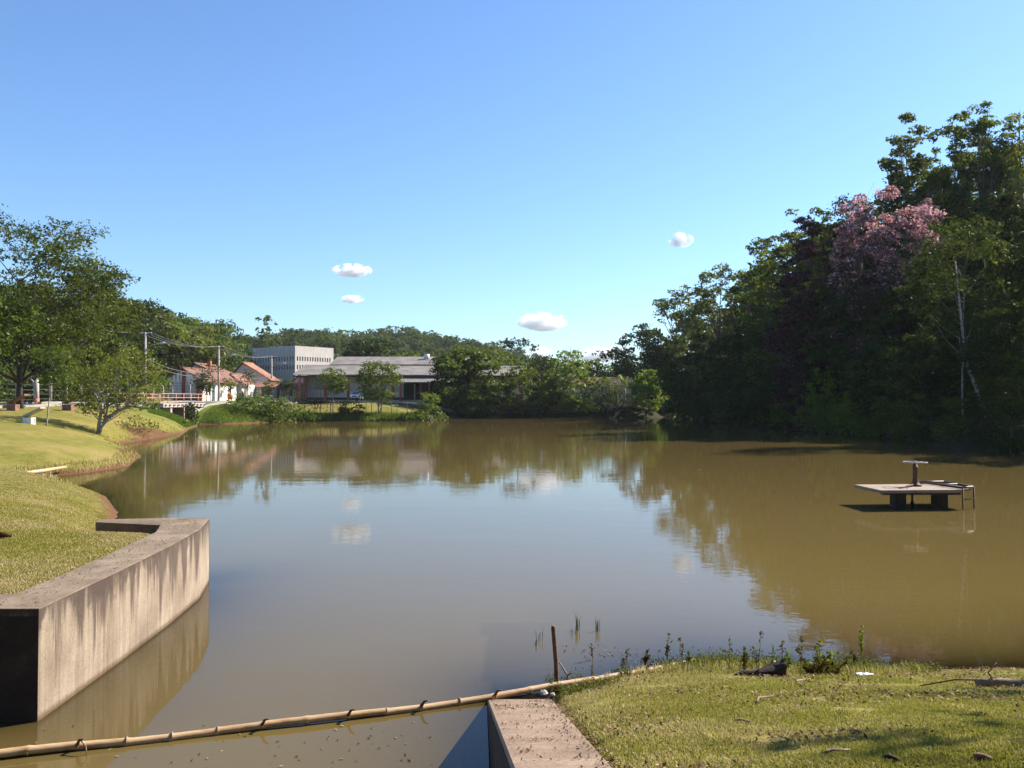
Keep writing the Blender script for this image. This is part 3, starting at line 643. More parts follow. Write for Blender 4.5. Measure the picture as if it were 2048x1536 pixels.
tag(link_mesh('distant_forest', np_mesh('distant_forest', V, F, np.repeat(np.concatenate(T_), 4)), M['leaf_far']), 'hazy green forest covering the distant ridge', 'forest', kind='stuff')

# --- trees round the long building
T('round_tree', 745, 205, 680, 118, 'round dark tree rising behind the long grey-roofed building', leaf='leaf_dark', cb=.05, nl=50, lr_=.16, seed=61, dens=5.5, shape='dome')
T('round_tree', 815, 200, 705, 62, 'smaller light green tree behind the long roof, right of the round dark one', leaf='leaf_light', cb=.05, nl=16, lr_=.2, seed=62)
T('shore_tree', 666, 124.5, 737, 58, 'small tree with slender straight trunk before the cream wall', leaf='leaf_mid', bark='bark_pale', cb=.36, nl=26, lr_=.18, size=.16, dens=4.5, seed=63, r0=.10, limbs=8)
def two(mb): mb.tube([(.1, 0, 0), (.55, 0, 1.6), (.9, 0, 3.2)], [.1, .08, .06], 6)
T('shore_tree', 757, 124, 724, 82, 'twin-trunked tree right of the parked car', leaf='leaf_mid', bark='bark_pale', cb=.24, nl=34, lr_=.17, size=.17, dens=4.5, seed=64, r0=.12, extra=two)
T('big_tree', 930, 139.5, 696, 128, 'large dark tree hiding the middle of the long building', leaf='leaf_mid', bark='bark_dark', cb=.0, nl=90, lr_=.13, seed=65, dens=6.5, shape='dome')
T('big_tree', 908, 141, 718, 84, 'dark left flank tree joined to the large dark one', leaf='leaf_dark', bark='bark_dark', cb=.0, nl=60, lr_=.15, seed=167, dens=6, shape='dome')
T('big_tree', 956, 141.5, 708, 84, 'right flank tree joined to the large dark one', leaf='leaf_mid', bark='bark_dark', cb=.0, nl=60, lr_=.15, seed=168, dens=6, shape='dome')
T('big_tree', 966, 140.5, 752, 52, 'leafy lower tree leaning on the right flank of the large dark one', leaf='leaf_mid', bark='bark_dark', cb=.0, nl=50, lr_=.15, seed=165, dens=5, shape='dome')
T('big_tree', 1088, 141.5, 756, 60, 'dark tree filling the gap between the spreading and the dense tree', leaf='leaf_dark', bark='bark_dark', cb=.0, nl=50, lr_=.15, seed=166, dens=5, shape='dome')
T('big_tree', 1043, 142, 734, 92, 'spreading tree right of the large dark one, before a roof', leaf='leaf_mid', cb=.02, nl=70, lr_=.13, seed=66, dens=5.5, shape='dome')
T('big_tree', 1134, 143, 727, 104, 'dense tree left of the grey bush on the far shore', leaf='leaf_light', cb=.0, nl=70, lr_=.13, seed=67, dens=5.5, shape='dome')
T('back_tree', 990, 172, 700, 120, 'tree behind the roof right of the large dark tree', leaf='leaf_mid', dens=5, cb=.05, nl=40, lr_=.17, seed=68)
T('back_tree', 1070, 180, 712, 120, 'tree standing below the sparse umbrella-leaved tree', leaf='leaf_dark', cb=.05, nl=24, lr_=.17, seed=69)
T('back_tree', 1180, 172, 722, 110, 'tree behind the far shore just right of the bamboo', leaf='leaf_olive', cb=.05, nl=24, lr_=.15, seed=70)
T('back_tree', 1225, 168, 700, 95, 'dark tree left of the bend of the shore', leaf='leaf_dark', cb=.02, nl=26, lr_=.16, seed=71)
T('back_tree', 1275, 185, 715, 110, 'dark tree behind the bright round shrub', leaf='leaf_dark', cb=.02, nl=26, lr_=.16, seed=72)
T('cecropia_tree', 1037, 160, 676, 66, 'sparse umbrella-leaved tree sticking up against the sky', leaf='leaf_dark', bark='bark', cb=.72, nl=11, lr_=.15, size=.25, dens=1.9, shape='umbrella', seed=73, r0=.14, limbs=11)
def canes(mb):
    rg = np.random.default_rng(3)
    for k in range(26):
        a = rg.uniform(0, 6.28); L = rg.uniform(.7, 1.05) * 10.5; o = rg.uniform(.3, 1.9)
        mb.tube([(math.cos(a) * .3, math.sin(a) * .3, 0), (math.cos(a) * .6, math.sin(a) * .6, L * .5), (math.cos(a) * o, math.sin(a) * o, L * .85), (math.cos(a) * o * 1.7, math.sin(a) * o * 1.7, L * 1.0)], [.06, .05, .03, .01], 4, False)
T('bamboo_clump', 1140, 158, 702, 75, 'yellowish bamboo clump with thin tips against the sky', cat='bamboo', leaf='leaf_lawn', bark='bark_pale', cb=.25, nl=22, lr_=.13, dens=2.0, seed=74, extra=canes, limbs=3)
T('vine_shrub', 1297, 145, 741, 74, 'bright yellow-green vine-covered round shrub at the water bend', cat='shrub', leaf='leaf_lawn', cb=.0, nl=70, lr_=.13, dens=5.5, shape='dome', seed=75)
T('twiggy_bush', 1232, 144, 757, 118, 'grey-brown twiggy bush left of the bright round shrub', cat='bush', leaf='leaf_grey', cb=.0, nl=36, lr_=.15, size=.15, dens=1.9, shape='bush', seed=76, limbs=30)
T('twiggy_bush', 1205, 146.5, 755, 70, 'greenish bush peeping over the grey-brown bush', cat='bush', leaf='leaf_mid', cb=.0, nl=20, lr_=.18, shape='bush', seed=77)
SH = [(503, 112, 788, 100, 'leaf_light', 'dense green bush right of the bright grassy bank'), (556, 114, 796, 90, 'leaf_mid', 'bush beside the dense green one, nearer the fence'), (600, 118, 818, 70, 'leaf_light', 'low creeping bush left of the vine-hung fence'),
      (385, 99, 806, 34, 'leaf_dark', 'small dark bush at the bridge opening'), (360, 88.5, 838, 40, 'leaf_mid', 'small bush on the left bank by the red soil'), (480, 118, 787, 20, 'leaf_dark', 'dark rounded shrub at the end of the railing'),
      (860, 125, 786, 60, 'leaf_light', 'light green bush left of the large dark tree'), (690, 123.5, 806, 32, 'leaf_brown', 'reddish-leaved shrub left of the twin-trunked tree'), (717, 123.5, 810, 30, 'leaf_brown', 'second reddish-leaved shrub, right beside the first'),
      (905, 140.5, 800, 50, 'leaf_mid', 'leafy bush under the left half of the large dark tree'), (965, 141, 788, 60, 'leaf_light', 'bright leafy bush under the right half of the large dark tree'), (1010, 141.5, 805, 50, 'leaf_dark', 'dark bush under the spreading tree'),
      (1060, 142, 800, 56, 'leaf_mid', 'bush at the pale strip of shore'), (1110, 142.5, 792, 60, 'leaf_dark', 'dark bush between spreading tree and dense tree'), (1160, 143, 782, 64, 'leaf_light', 'lit bush left of the grey-brown bush'),
      (830, 122.5, 822, 44, 'leaf_light', 'low weedy bush on the shore by thin posts'), (640, 122, 832, 60, 'leaf_mid', 'low waterside bush under the slender tree'), (735, 122, 832, 70, 'leaf_light', 'low waterside bush under the twin-trunked tree'),
      (591, 140, 784, 12, 'leaf_dark', 'tiny dark shrub at the corner of the long building'), (280, 64, 830, 90, 'leaf_olive', 'sprawling olive bush at the foot of the leaning tree'), (300, 92, 800, 40, 'leaf_mid', 'bush at the near end of the bridge railing')]
for i, (px, d, yt, wp, lf, lab) in enumerate(SH):
    if px > 880: yt += [6, -14, 4, -8][i % 4]; wp *= [.9, 1.2, 1.0, 1.3][i % 4]; lf = ['leaf_light', 'leaf_mid', 'leaf_lawn', 'leaf_dark'][i % 4]
    T('shore_bush', px, d, yt, wp, lab, cat='bush', leaf=lf, cb=.0, nl=22, lr_=.19, shape='bush', seed=300 + i, group='bushes along the far shore', size=max(.09, d * .0016), dens=3.2 if i != 19 else 1.2)
ST = [(402, 124, 742, 40, 'leaf_grey', 'pale-leaved street tree before the lattice front', .35, 2.4), (425, 129, 728, 56, 'leaf_brown', 'brown nearly bare street tree left of the second pole', .35, .9), (413, 123, 765, 30, 'leaf_dark', 'clipped dark street tree under the brown one', .4, 3.4), (457, 138, 757, 34, 'leaf_olive', 'low street tree right of the second pole', .45, 2.4),
      (495, 146, 738, 32, 'leaf_grey', 'grey-green street tree before the orange-roofed house', .4, 2.4), (535, 150, 762, 26, 'leaf_mid', 'small street tree left of the third pole', .3, 3), (563, 150, 757, 36, 'leaf_grey', 'pale street tree right of the third pole', .4, 1.8), (578, 148, 764, 22, 'leaf_mid', 'small dark street tree beside the long building', .3, 3)]
for i, (px, d, yt, wp, lf, lab, cb, dn) in enumerate(ST):
    T('street_tree', px, d, yt, wp, lab, leaf=lf, cb=cb, nl=14, lr_=.2, seed=400 + i, group='street trees before the houses', size=.16, dens=dn, r0=.09)
# banana plant
bp_ = empty('banana_plant', tp(1250, 150), 'banana plant with upright lit leaves above the grey-brown bush', 'plant'); rg = np.random.default_rng(4)
mb = MB()
for k in range(12):
    a = rg.uniform(0, 6.28); L = rg.uniform(2.2, 3.4); o = rg.uniform(.4, 1.4); ux, uy = math.cos(a), math.sin(a)
    vs = []; n = 7
    for i in range(n):
        f = i / (n - 1); c = Vector((ux * o * f ** 1.5, uy * o * f ** 1.5, 2.6 + L * f - .6 * f * f)); wd = .34 * math.sin(math.pi * (f * .9 + .08)) + .02
        vs += [c + Vector((-uy, ux, .1)) * wd, c - Vector((0, 0, .05)), c - Vector((-uy, ux, -.1)) * wd]
    mb.add(vs, [q for i in range(n - 1) for q in ((i * 3, i * 3 + 1, i * 3 + 4, i * 3 + 3), (i * 3 + 1, i * 3 + 2, i * 3 + 5, i * 3 + 4))])
o = mb.build('leaf', M['leaf_lawn'], bp_); o.data.attributes.new('tint', 'FLOAT', 'POINT').data.foreach_set('value', np.full(len(o.data.vertices), .8, np.float32))
MB().tube([(0, 0, -.1), (0, 0, 2.8)], [.2, .12], 8).build('stem', M['bark_pale'], bp_)

# --- right bank forest
def fl_pink(c, t, rng):
    h = (c[:, 2] - c[:, 2].min()) / (np.ptp(c[:, 2]) + .1)
    m_ = (rng.uniform(size=len(t)) < np.clip((c[:, 2] - 10) / 9, .05, .62)); return np.where(m_, rng.uniform(.37, 1, len(t)), np.clip(t, 0, .9) * .33)
def fl_purple(c, t, rng):
    m_ = rng.uniform(size=len(t)) < .45; return np.where(m_, rng.uniform(.67, 1, len(t)), t * .6)
FR = [ # px, d, ytop, width, leaf, kind, label
 (1292, 178, 650, 118, 'leaf_dark', 'dense', 'dark rounded tree at the left end of the right bank'),
 (1352, 172, 578, 80, 'leaf_euc', 'airy', 'airy tree with forked top, leftmost of the tall ones'),
 (1395, 166, 606, 90, 'leaf_euc', 'airy', 'airy tree below and right of the forked top'),
 (1440, 141, 536, 112, 'leaf_euc', 'airy', 'tall airy pale tree with sky showing between limbs'),
 (1395, 130, 672, 140, 'leaf_dark', 'dense', 'dark low tree above the shaded water corner'),
 (1345, 176, 680, 120, 'leaf_dark', 'dense', 'dark tree behind the bright round shrub, right side'),
 (1500, 122, 545, 96, 'leaf_euc', 'airy', 'tree filling the notch right of the tall airy pale one'),
 (1480, 116, 655, 150, 'leaf_dark', 'dense', 'dark tree in mid-slope at the start of the right bank'),
 (1535, 112, 478, 104, 'leaf_mid', 'airy', 'tree on the rising skyline left of the flowering trees'),
 (1598, 104, 424, 120, 'leaf_euc', 'airy', 'greyish tree crown behind the purple-flowered tree'),
 (1650, 100, 418, 90, 'leaf_mid', 'airy', 'crown between greyish tree and the vine-covered column'),
 (1560, 97, 640, 150, 'leaf_mid', 'dense', 'sunlit-flecked tree below the rising skyline'),
 (1628, 84, 442, 130, 'leaf_purple', 'dense', 'upper purple-flowered dark tree'),
 (1600, 83, 560, 110, 'leaf_purple', 'dense', 'lower purple-flowered tree with drooping blossoms'),
 (1700, 79, 400, 92, 'leaf_dark', 'column', 'vine-smothered dark tree column beside the pink blossoms'),
 (1780, 76, 382, 200, 'leaf_pink', 'dense', 'large pink-blossomed tree high on the right bank'),
 (1860, 78, 400, 60, 'leaf_pink', 'airy', 'small pink-blossomed crown right of the large one'),
 (1725, 75, 390, 110, 'leaf_pink', 'airy', 'thinly pink-blossomed crown left of the large pink one'),
 (1822, 92, 226, 104, 'leaf_euc', 'airy', 'very tall slender tree above the pink blossoms'),
 (1800, 95, 300, 80, 'leaf_euc', 'airy', 'slender crown left of and below the very tall one'),
 (1900, 90, 232, 110, 'leaf_mid', 'airy', 'tall tree right of the very tall slender one'),
 (1968, 86, 208, 140, 'leaf_mid', 'airy', 'tallest leafy tree near the right edge'),
 (2050, 84, 222, 150, 'leaf_olive', 'airy', 'tall yellowish tree cut by the right edge'),
 (1890, 90, 322, 130, 'leaf_mid', 'airy', 'full crown filling the gap below the tall right-hand trees'),
 (1975, 92, 275, 170, 'leaf_mid', 'dense', 'dense crown just under the tallest leafy tree'),
 (2050, 90, 285, 150, 'leaf_mid', 'dense', 'dense crown behind the tall yellowish tree at the edge'),
 (1840, 94, 300, 90, 'leaf_euc', 'airy', 'slender greyish crown right behind the very tall slender tree'),
 (1900, 82, 380, 150, 'leaf_mid', 'dense', 'dense middle crown under the tall right-hand trees'),
 (2000, 76, 390, 180, 'leaf_dark', 'dense', 'dark crown under the tallest leafy tree'),
 (2090, 74, 360, 180, 'leaf_dark', 'dense', 'dark tree beyond the right edge, upper'),
 (1925, 57, 444, 185, 'leaf_wood', 'thin', 'light-leaved tree with a long bent pale trunk'),
 (2030, 60, 470, 150, 'leaf_olive', 'dense', 'yellow-green flecked tree at the right edge'),
 (1830, 70, 540, 150, 'leaf_dark', 'dense', 'dark tree under the pink blossoms'),
 (1730, 76, 560, 150, 'leaf_dark', 'dense', 'dark tree below the vine-covered column'),
 (1680, 80, 640, 130, 'leaf_mid', 'dense', 'green-flecked tree behind the lit shore saplings'),
 (1960, 66, 640, 180, 'leaf_dark', 'dense', 'deep shaded tree by the right water edge'),
 (2060, 52, 600, 190, 'leaf_dark', 'dense', 'deep shaded tree at the right picture edge'),
 (1850, 64, 660, 140, 'leaf_mid', 'dense', 'shaded understorey tree left of the bent pale trunk'),
 (1770, 68, 680, 130, 'leaf_mid', 'dense', 'shaded understorey tree below the dark column'),
 (1660, 78, 720, 70, 'leaf_lawn', 'dense', 'sunlit yellow-green sapling on the right bank'),
 (1560, 93, 745, 110, 'leaf_dark', 'dense', 'low shaded tree where the bank recedes'),
 (1480, 106, 740, 120, 'leaf_dark', 'dense', 'low dark tree at the shaded cove'),
 (1420, 122, 745, 120, 'leaf_dark', 'dense', 'low dark tree behind the cove corner'),
 (1368, 170, 740, 90, 'leaf_dark', 'dense', 'low dark tree right of the bright round shrub'),
 (2160, 60, 420, 260, 'leaf_dark', 'dense', 'dark tree outside the right edge'),
 (2180, 46, 560, 260, 'leaf_dark', 'dense', 'dark waterside tree outside the right edge'),
]
def bent(mb):
    mb.tube([(.85, -1.6, -.6), (.62, -1.6, .8), (.05, -1.6, 2.4), (-.45, -1.6, 3.7), (-.75, -1.6, 5.4), (-1.0, -1.6, 8), (-1.1, -1.3, 11)], [.13, .12, .11, .10, .08, .06, .04], 8)
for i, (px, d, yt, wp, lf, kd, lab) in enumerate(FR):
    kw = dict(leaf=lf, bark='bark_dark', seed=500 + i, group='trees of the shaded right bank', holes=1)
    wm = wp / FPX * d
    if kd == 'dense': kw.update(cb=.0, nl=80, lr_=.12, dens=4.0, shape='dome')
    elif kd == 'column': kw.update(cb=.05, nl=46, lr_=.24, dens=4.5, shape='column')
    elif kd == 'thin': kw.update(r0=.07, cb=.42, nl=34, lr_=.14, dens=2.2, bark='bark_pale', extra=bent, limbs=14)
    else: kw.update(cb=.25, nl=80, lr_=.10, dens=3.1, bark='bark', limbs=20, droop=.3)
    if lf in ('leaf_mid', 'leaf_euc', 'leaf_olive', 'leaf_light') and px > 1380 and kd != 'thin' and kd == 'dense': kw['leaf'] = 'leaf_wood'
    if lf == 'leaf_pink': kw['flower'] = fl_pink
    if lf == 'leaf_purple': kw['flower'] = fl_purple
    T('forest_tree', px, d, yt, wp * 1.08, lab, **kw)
# forest filling behind: copies
ftp = []
for i in range(4):
    ftp.append(tree('forest_tree', (0, 0, -500), 14, 11, '', leaf=['leaf_dark', 'leaf_mid', 'leaf_dark', 'leaf_euc'][i], bark='bark_dark', cb=.03, nl=26, lr_=.18, size=.3, dens=2.6, seed=600 + i))
BK = [(1330, 190, 700), (1400, 182, 650), (1460, 182, 620), (1510, 145, 600), (1560, 135, 540), (1610, 125, 500), (1660, 115, 480), (1720, 108, 450), (1780, 105, 430), (1850, 104, 420), (1920, 102, 400), (2000, 100, 380), (2080, 98, 340),
      (1450, 128, 700), (1520, 118, 680), (1590, 104, 620), (1650, 92, 580), (1720, 92, 520), (1800, 88, 500), (1880, 86, 480), (1960, 82, 480), (2040, 78, 460), (1750, 84, 640), (1850, 78, 620), (1950, 70, 560), (2050, 66, 560), (1400, 176, 720), (2120, 60, 520), (1290, 200, 712), (1240, 205, 722), (1180, 210, 735)]
for i, (px, d, yt) in enumerate(BK):
    s0 = ftp[i % 4]; o = s0 if i < 4 else copy_tree(s0); p = tp(px, d); o.location = p; k = max(.3, (CAMZ + (801 - yt) / FPX * d - p.z) / 14)
    o.scale = (k * .95 + .1, k * .95 + .1, k); o.rotation_euler.z = i * 1.7
    o['label'] = 'shaded tree deep inside the right bank forest'; o['category'] = 'tree'; o['group'] = 'inner trees of the right bank forest'
# waterside bushes of the right bank
rb = [(1345, 152), (1380, 133), (1420, 119), (1460, 109), (1500, 101), (1540, 95), (1580, 88), (1625, 80), (1660, 76), (1700, 73.5), (1740, 69), (1780, 64.5), (1820, 60), (1862, 56), (1910, 52.5), (1960, 49.5), (2020, 46.5), (2090, 42)]
for i, (px, d) in enumerate(rb):
    lf = ['leaf_dark', 'leaf_dark', 'leaf_dark', 'leaf_mid', 'leaf_dark', 'leaf_mid', 'leaf_mid', 'leaf_light', 'leaf_light', 'leaf_lawn', 'leaf_light', 'leaf_mid', 'leaf_mid', 'leaf_dark', 'leaf_mid', 'leaf_dark', 'leaf_dark', 'leaf_dark'][i]
    T('waterside_bush', px, d, 801 - 18 + (i % 3) * 6, 72, 'overhanging bush at the foot of the right bank, number %s from the far corner' % ['one', 'two', 'three', 'four', 'five', 'six', 'seven', 'eight', 'nine', 'ten', 'eleven', 'twelve', 'thirteen', 'fourteen', 'fifteen', 'sixteen', 'seventeen', 'eighteen'][i],
      cat='bush', group='bushes along the right bank waterline', leaf=lf, cb=.0, nl=22, lr_=.2, shape='bush', seed=700 + i, size=max(.08, d * .0016))
# unseen trees added behind the photographer to cut sky light on facing sides
BH = ['behind and left of the viewpoint', 'straight behind the viewpoint, left one', 'straight behind the viewpoint, right one', 'behind and right of the viewpoint', 'far left behind the viewpoint', 'far right behind the viewpoint']
for i, (bx, by) in enumerate([(-15, -13), (-6, -17), (5, -16), (15, -12), (-27, -11), (27, -14)]):
    o = copy_tree(ftp[i % 3]); o.location = (bx, by, gz(bx, by) - .1); o.scale = (1.75, 1.6, 1.5); o.rotation_euler.z = i
    o['label'] = 'added sky-blocking tree ' + BH[i]; o['category'] = 'tree'; o['group'] = 'unseen trees added behind the viewpoint'
# shade tree standing just right of the photographer
tree('lawn_tree', (11.8, 7.4, gz(11.8, 7.4)), 9.0, 6.2, 'tree right of the frame that shades the lower right lawn', leaf='leaf_mid', cb=.5, nl=18, lr_=.17, size=.14, seed=801, dens=2.2)

# ------------------------------------------------------------------ buildings
def gable(name, x0, x1, y0, y1, zg, ze, zr, label, wallm, roofm, over=.5, ridge_x=None, axis='y', wins=(), doors=(), columns=()):
    """house with its ridge along y (axis 'y') or x; windows given as (face, u, z, w, h)"""
    cx, cy = (x0 + x1) / 2, (y0 + y1) / 2; r = empty(name, (cx, cy, zg), label, 'house')
    a0, a1, b0, b1 = x0 - cx, x1 - cx, y0 - cy, y1 - cy; E, Z = ze - zg, zr - zg
    if axis == 'y':
        mid = (ridge_x - cx) if ridge_x is not None else 0
        v = [(a0, b0, -.8), (a1, b0, -.8), (a1, b0, E), (mid, b0, Z - .12), (a0, b0, E), (a0, b1, -.8), (a1, b1, -.8), (a1, b1, E), (mid, b1, Z - .12), (a0, b1, E)]
        MB().add(v, [(0, 1, 2, 3, 4), (9, 8, 7, 6, 5), (1, 6, 7, 2), (5, 0, 4, 9)]).build('wall', wallm, r)
        sl_ = (Z - E) / (a1 - mid); sr = (Z - E) / (mid - a0); rf = MB(); t = .16
        for s_, ax, sp in ((1, a1 + over, sl_), (-1, a0 - over, sr)):
            zl = Z - abs(ax - mid) * sp
            v = [(mid, b0 - over, Z), (ax, b0 - over, zl), (ax, b1 + over, zl), (mid, b1 + over, Z)]
            v += [(q[0], q[1], q[2] + t) for q in v]
            rf.add(v, [(0, 1, 2, 3), (7, 6, 5, 4), (0, 4, 5, 1), (1, 5, 6, 2), (2, 6, 7, 3), (3, 7, 4, 0)])
        rf.build('roof', roofm, r)
        MB().tube([(mid, b0 - over, Z + t), (mid, b1 + over, Z + t)], .14, 6).build('ridge_tiles', M['roof_tile'], r)
    else:
        v = [(a0, b0, -.8), (a0, b1, -.8), (a0, b1, E), (a0, 0, Z - .12), (a0, b0, E), (a1, b0, -.8), (a1, b1, -.8), (a1, b1, E), (a1, 0, Z - .12), (a1, b0, E)]
        MB().add(v, [(4, 3, 2, 1, 0), (5, 6, 7, 8, 9), (0, 5, 9, 4), (6, 1, 2, 7)]).build('wall', wallm, r)
        sp = (Z - E) / b1; rf = MB(); t = .16
        for s_ in (1, -1):
            by = s_ * (b1 + over); zl = Z - abs(by) * sp
            v = [(a0 - over, 0, Z), (a0 - over, by, zl), (a1 + over, by, zl), (a1 + over, 0, Z)]; v += [(q[0], q[1], q[2] + t) for q in v]
            rf.add(v, [(0, 1, 2, 3), (7, 6, 5, 4), (0, 4, 5, 1), (1, 5, 6, 2), (2, 6, 7, 3), (3, 7, 4, 0)])
        rf.build('roof', roofm, r)
    def panel(nm, fc, u, z, w_, h_, m, dd=.05, par=None):
        if fc == 'front': MB().box(u - w_ / 2, u + w_ / 2, b0 - dd, b0 + .02, z, z + h_).build(nm, m, r)
        else: MB().box(a1 - .02, a1 + dd, u - w_ / 2, u + w_ / 2, z, z + h_).build(nm, m, r)
    for (fc, u, z, w_, h_) in wins: panel('window', fc, u, z, w_, h_, M['glass'], .03)
    for (fc, u, z, w_, h_) in doors: panel('door', fc, u, z, w_, h_, M['teal'], .06)
    for (fc, u, z, w_, h_) in columns: panel('column', fc, u, z, w_, h_, M['red_trim'], .22)
    return r
# lattice-front house by the bridge
hA = gable('gabled_house', -53.6, -48.3, 128, 145, 3, 6.25, 7.95, 'lattice-front gabled house with brick-red columns by the bridge', M['white_wall'], M['roof_old'], .55, ridge_x=-50.9,
           wins=(('side', -4.6, .8, .5, 1.9), ('side', 5.2, 1.2, .9, .9)), doors=(('side', -2.6, -.1, .8, 2.5),),
           columns=(('front', -2.4, -.5, .5, 3.7), ('front', .15, -.5, .5, 5.2), ('front', 2.4, -.5, .5, 3.7), ('side', -8.25, -.5, .5, 3.7)))
def lattice(u0, u1, z0, z1):
    mb = MB(); y0 = -8.5 - .12
    nx = int((u1 - u0) / .2); nz = int((z1 - z0) / .24)
    for i in range(nx + 1): x = u0 + (u1 - u0) * i / nx; mb.box(x - .025, x + .025, y0, y0 + .1, z0, z1)
    for k in range(nz + 1): z = z0 + (z1 - z0) * k / nz; mb.box(u0, u1, y0 - .02, y0 + .08, z - .05, z + .05)
    return mb
MB().box(-2.1, 2.1, -8.52, -8.5, .1, 3.0).build('screen_recess', M['dark_void'], hA)
lattice(-2.1, -.1, .5, 2.95).build('lattice', M['white_wall'], hA); lattice(.4, 2.1, .5, 2.95).build('lattice', M['white_wall'], hA)
for u in (-1.7, -1.1, -.5): MB().box(u - .04, u + .04, -8.56, -8.5, 3.0, 3.0 + .55 + (u + 2.4) * .5).build('gable_bar', M['dark_void'], hA)
gable('gabled_house', -59.0, -49.5, 146.5, 156, 3, 6.6, 9.5, 'raised gabled house part behind the lattice-front house, dull red roof', M['white_wall'], M['roof_old'], .6, ridge_x=-56.2)
MB().box(-1.2, -.6, -1, -.4, 6.0, 7.2).build('chimney', M['red_paint'], bpy.data.objects['gabled_house.001'])
gable('tiled_house', -52.5, -48.7, 149, 157, 3, 6.0, 7.7, 'low weathered tile roof between brown tree and bright orange roof', M['white_wall'], M['roof_tile'], .5)
hC = gable('tiled_house', -54.4, -46.9, 158.8, 164, 3, 7.3, 10.2, 'tallest bright orange tiled house with grey-white gable', M['white_wall'], M['roof_tile'], .8, ridge_x=-51.6,
      wins=(('front', -1, .9, .8, 1.3), ('front', 1.4, .9, .8, 1.3)))
gable('white_annex', -48.6, -43.6, 151, 157.5, 3, 5.4, 6.2, 'low white annex with orange columns before the tallest orange roof', M['white_wall'], M['roof_tile'], .4, axis='x',
      wins=(('front', -1.2, .8, .7, 1.2), ('front', 1.5, .8, .7, 1.2)), columns=(('front', -2.35, -.5, .4, 2.8), ('front', .6, -.5, .3, 2.8)), doors=(('side', 0, -.1, .8, 2.2),))
gable('tiled_house', -43.5, -39.8, 162, 172, 3, 6.2, 8.0, 'small tiled house beside the long grey building', M['white_wall'], M['roof_old'], .4)
gable('white_annex', -43.2, -39.6, 153.5, 159, 3, 5.3, 6.3, 'small porch house with lit orange roof edge touching the long building', M['white_wall'], M['roof_tile'], .5, axis='x',
      wins=(('front', -.8, .8, .6, 1.4), ('front', .3, .8, .6, 1.4)), columns=(('front', 1.6, -.5, .35, 2.8),))
gable('boundary_store', -47.4, -46.9, 146.2, 150.5, 3, 5.5, 5.7, 'white boundary wall section right of the second pole', M['white_wall'], M['white_wall'], .05)['category'] = 'wall'
# long grey-roofed building
E = empty('long_building', (-39, 150, 3), 'long low cream building under grey corrugated roofs with red columns', 'building')
def roofslab(x0, x1, y0, z0, y1, z1, nm='roof', m='roof_grey', t=.12):
    v = [(x0, y0, z0), (x1, y0, z0), (x1, y1, z1), (x0, y1, z1)]; v += [(a, b_, c + t) for a, b_, c in v]
    return MB().add(v, [(3, 2, 1, 0), (4, 5, 6, 7), (0, 1, 5, 4), (1, 2, 6, 5), (2, 3, 7, 6), (3, 0, 4, 7)]).build(nm, M[m], E)
MB().box(1.3, 40.6, 2.6, 16, -.6, 4.75).build('wall', M['cream_wall'], E)
MB().box(1.3, 40.6, 2.53, 2.598, -.6, .55).build('plinth', M['dark_void'], E)
roofslab(-.6, 17.6, -1.0, 4.55, 8, 6.7); roofslab(17.62, 30, -1.0, 4.5, 8, 6.62); roofslab(30.02, 41.2, -1.0, 4.4, 8, 6.5)
roofslab(4.2, 30.5, 7.6, 6.75, 14.5, 8.6); roofslab(30.52, 34, 7.6, 6.7, 14.5, 8.4)
roofslab(-.6, 41.2, 17.5, 4.8, 8.05, 6.5, 'rear_roof'); roofslab(18.8, 30, -3.6, 3.15, -.2, 4.15, 'porch_roof')
MB().box(-.4, 41.2, -.93, -.8, 4.2, 4.49).build('fascia', M['bark_dark'], E)
MB().box(4.25, 34, 14.2, 14.5, 4, 8.3).build('rear_wall', M['cream_wall'], E)
for cx in (.6, 1.5, 5.3, 9.4, 13.5, 17.5, 22.5, 26.5, 31, 36, 40.4): MB().box(cx - .22, cx + .22, -.75, -.35, -.5, 4.38).build('column', M['red_trim'] if cx > 1 else M['red_paint'], E)
MB().box(1.3, 1.298 + .02, 0, 2.6, -.5, 4.4).build('end_wall', M['cream_wall'], E)
for (u, z, w_, h_) in ((3.9, 2.2, 2.6, 1.2), (7.2, 2.2, 2.6, 1.2), (34, 2.2, 2.6, 1.2), (38.5, 2.2, 2.6, 1.2)):
    f = MB().box(u - w_ / 2, u + w_ / 2, 2.52, 2.598, z, z + h_).build('window', M['glass'], E)
    MB().box(u - w_ / 2 - .08, u + w_ / 2 + .08, 2.46, 2.58, z - .12, z - .003).build('sill', M['red_trim'], f)
for u in (12.0, 15.0): MB().box(u - .65, u + .65, 2.5, 2.598, -.4, 2.8).build('door', M['teal'], E)
MB().box(19, 29.6, 2.45, 2.55, -.5, 3.9).build('open_bay', M['dark_void'], E)
MB().box(21.0, 21.25, 1.8, 2.4, 0, 3).build('bay_post', M['stone_pale'], E)
for cx in (19.2, 24.3, 25.2, 29.6): MB().box(cx - .18, cx + .18, -3.3, -2.95, -.5, 3.2).build('porch_column', M['red_trim'], E)
MB().box(13, 15, -4.2, -4.1, 0, .01)
MB().tube([(22.2, 12.5, 8.0), (22.2, 12.5, 9.1)], [.55, .55], 12).build('water_tank', M['white_plastic'], E)
MB().tube([(28, 13, 8.1), (28, 13, 8.9)], [.5, .5], 12).build('roof_vent', M['pole'], E)
# low building right, seen between the trees
Lb = gable('low_building', 8.5, 22, 152, 160, 3, 5.9, 7.2, 'low building with brown tiled roof glimpsed between far shore trees', M['cream_wall'], M['roof_old'], .6, axis='x')
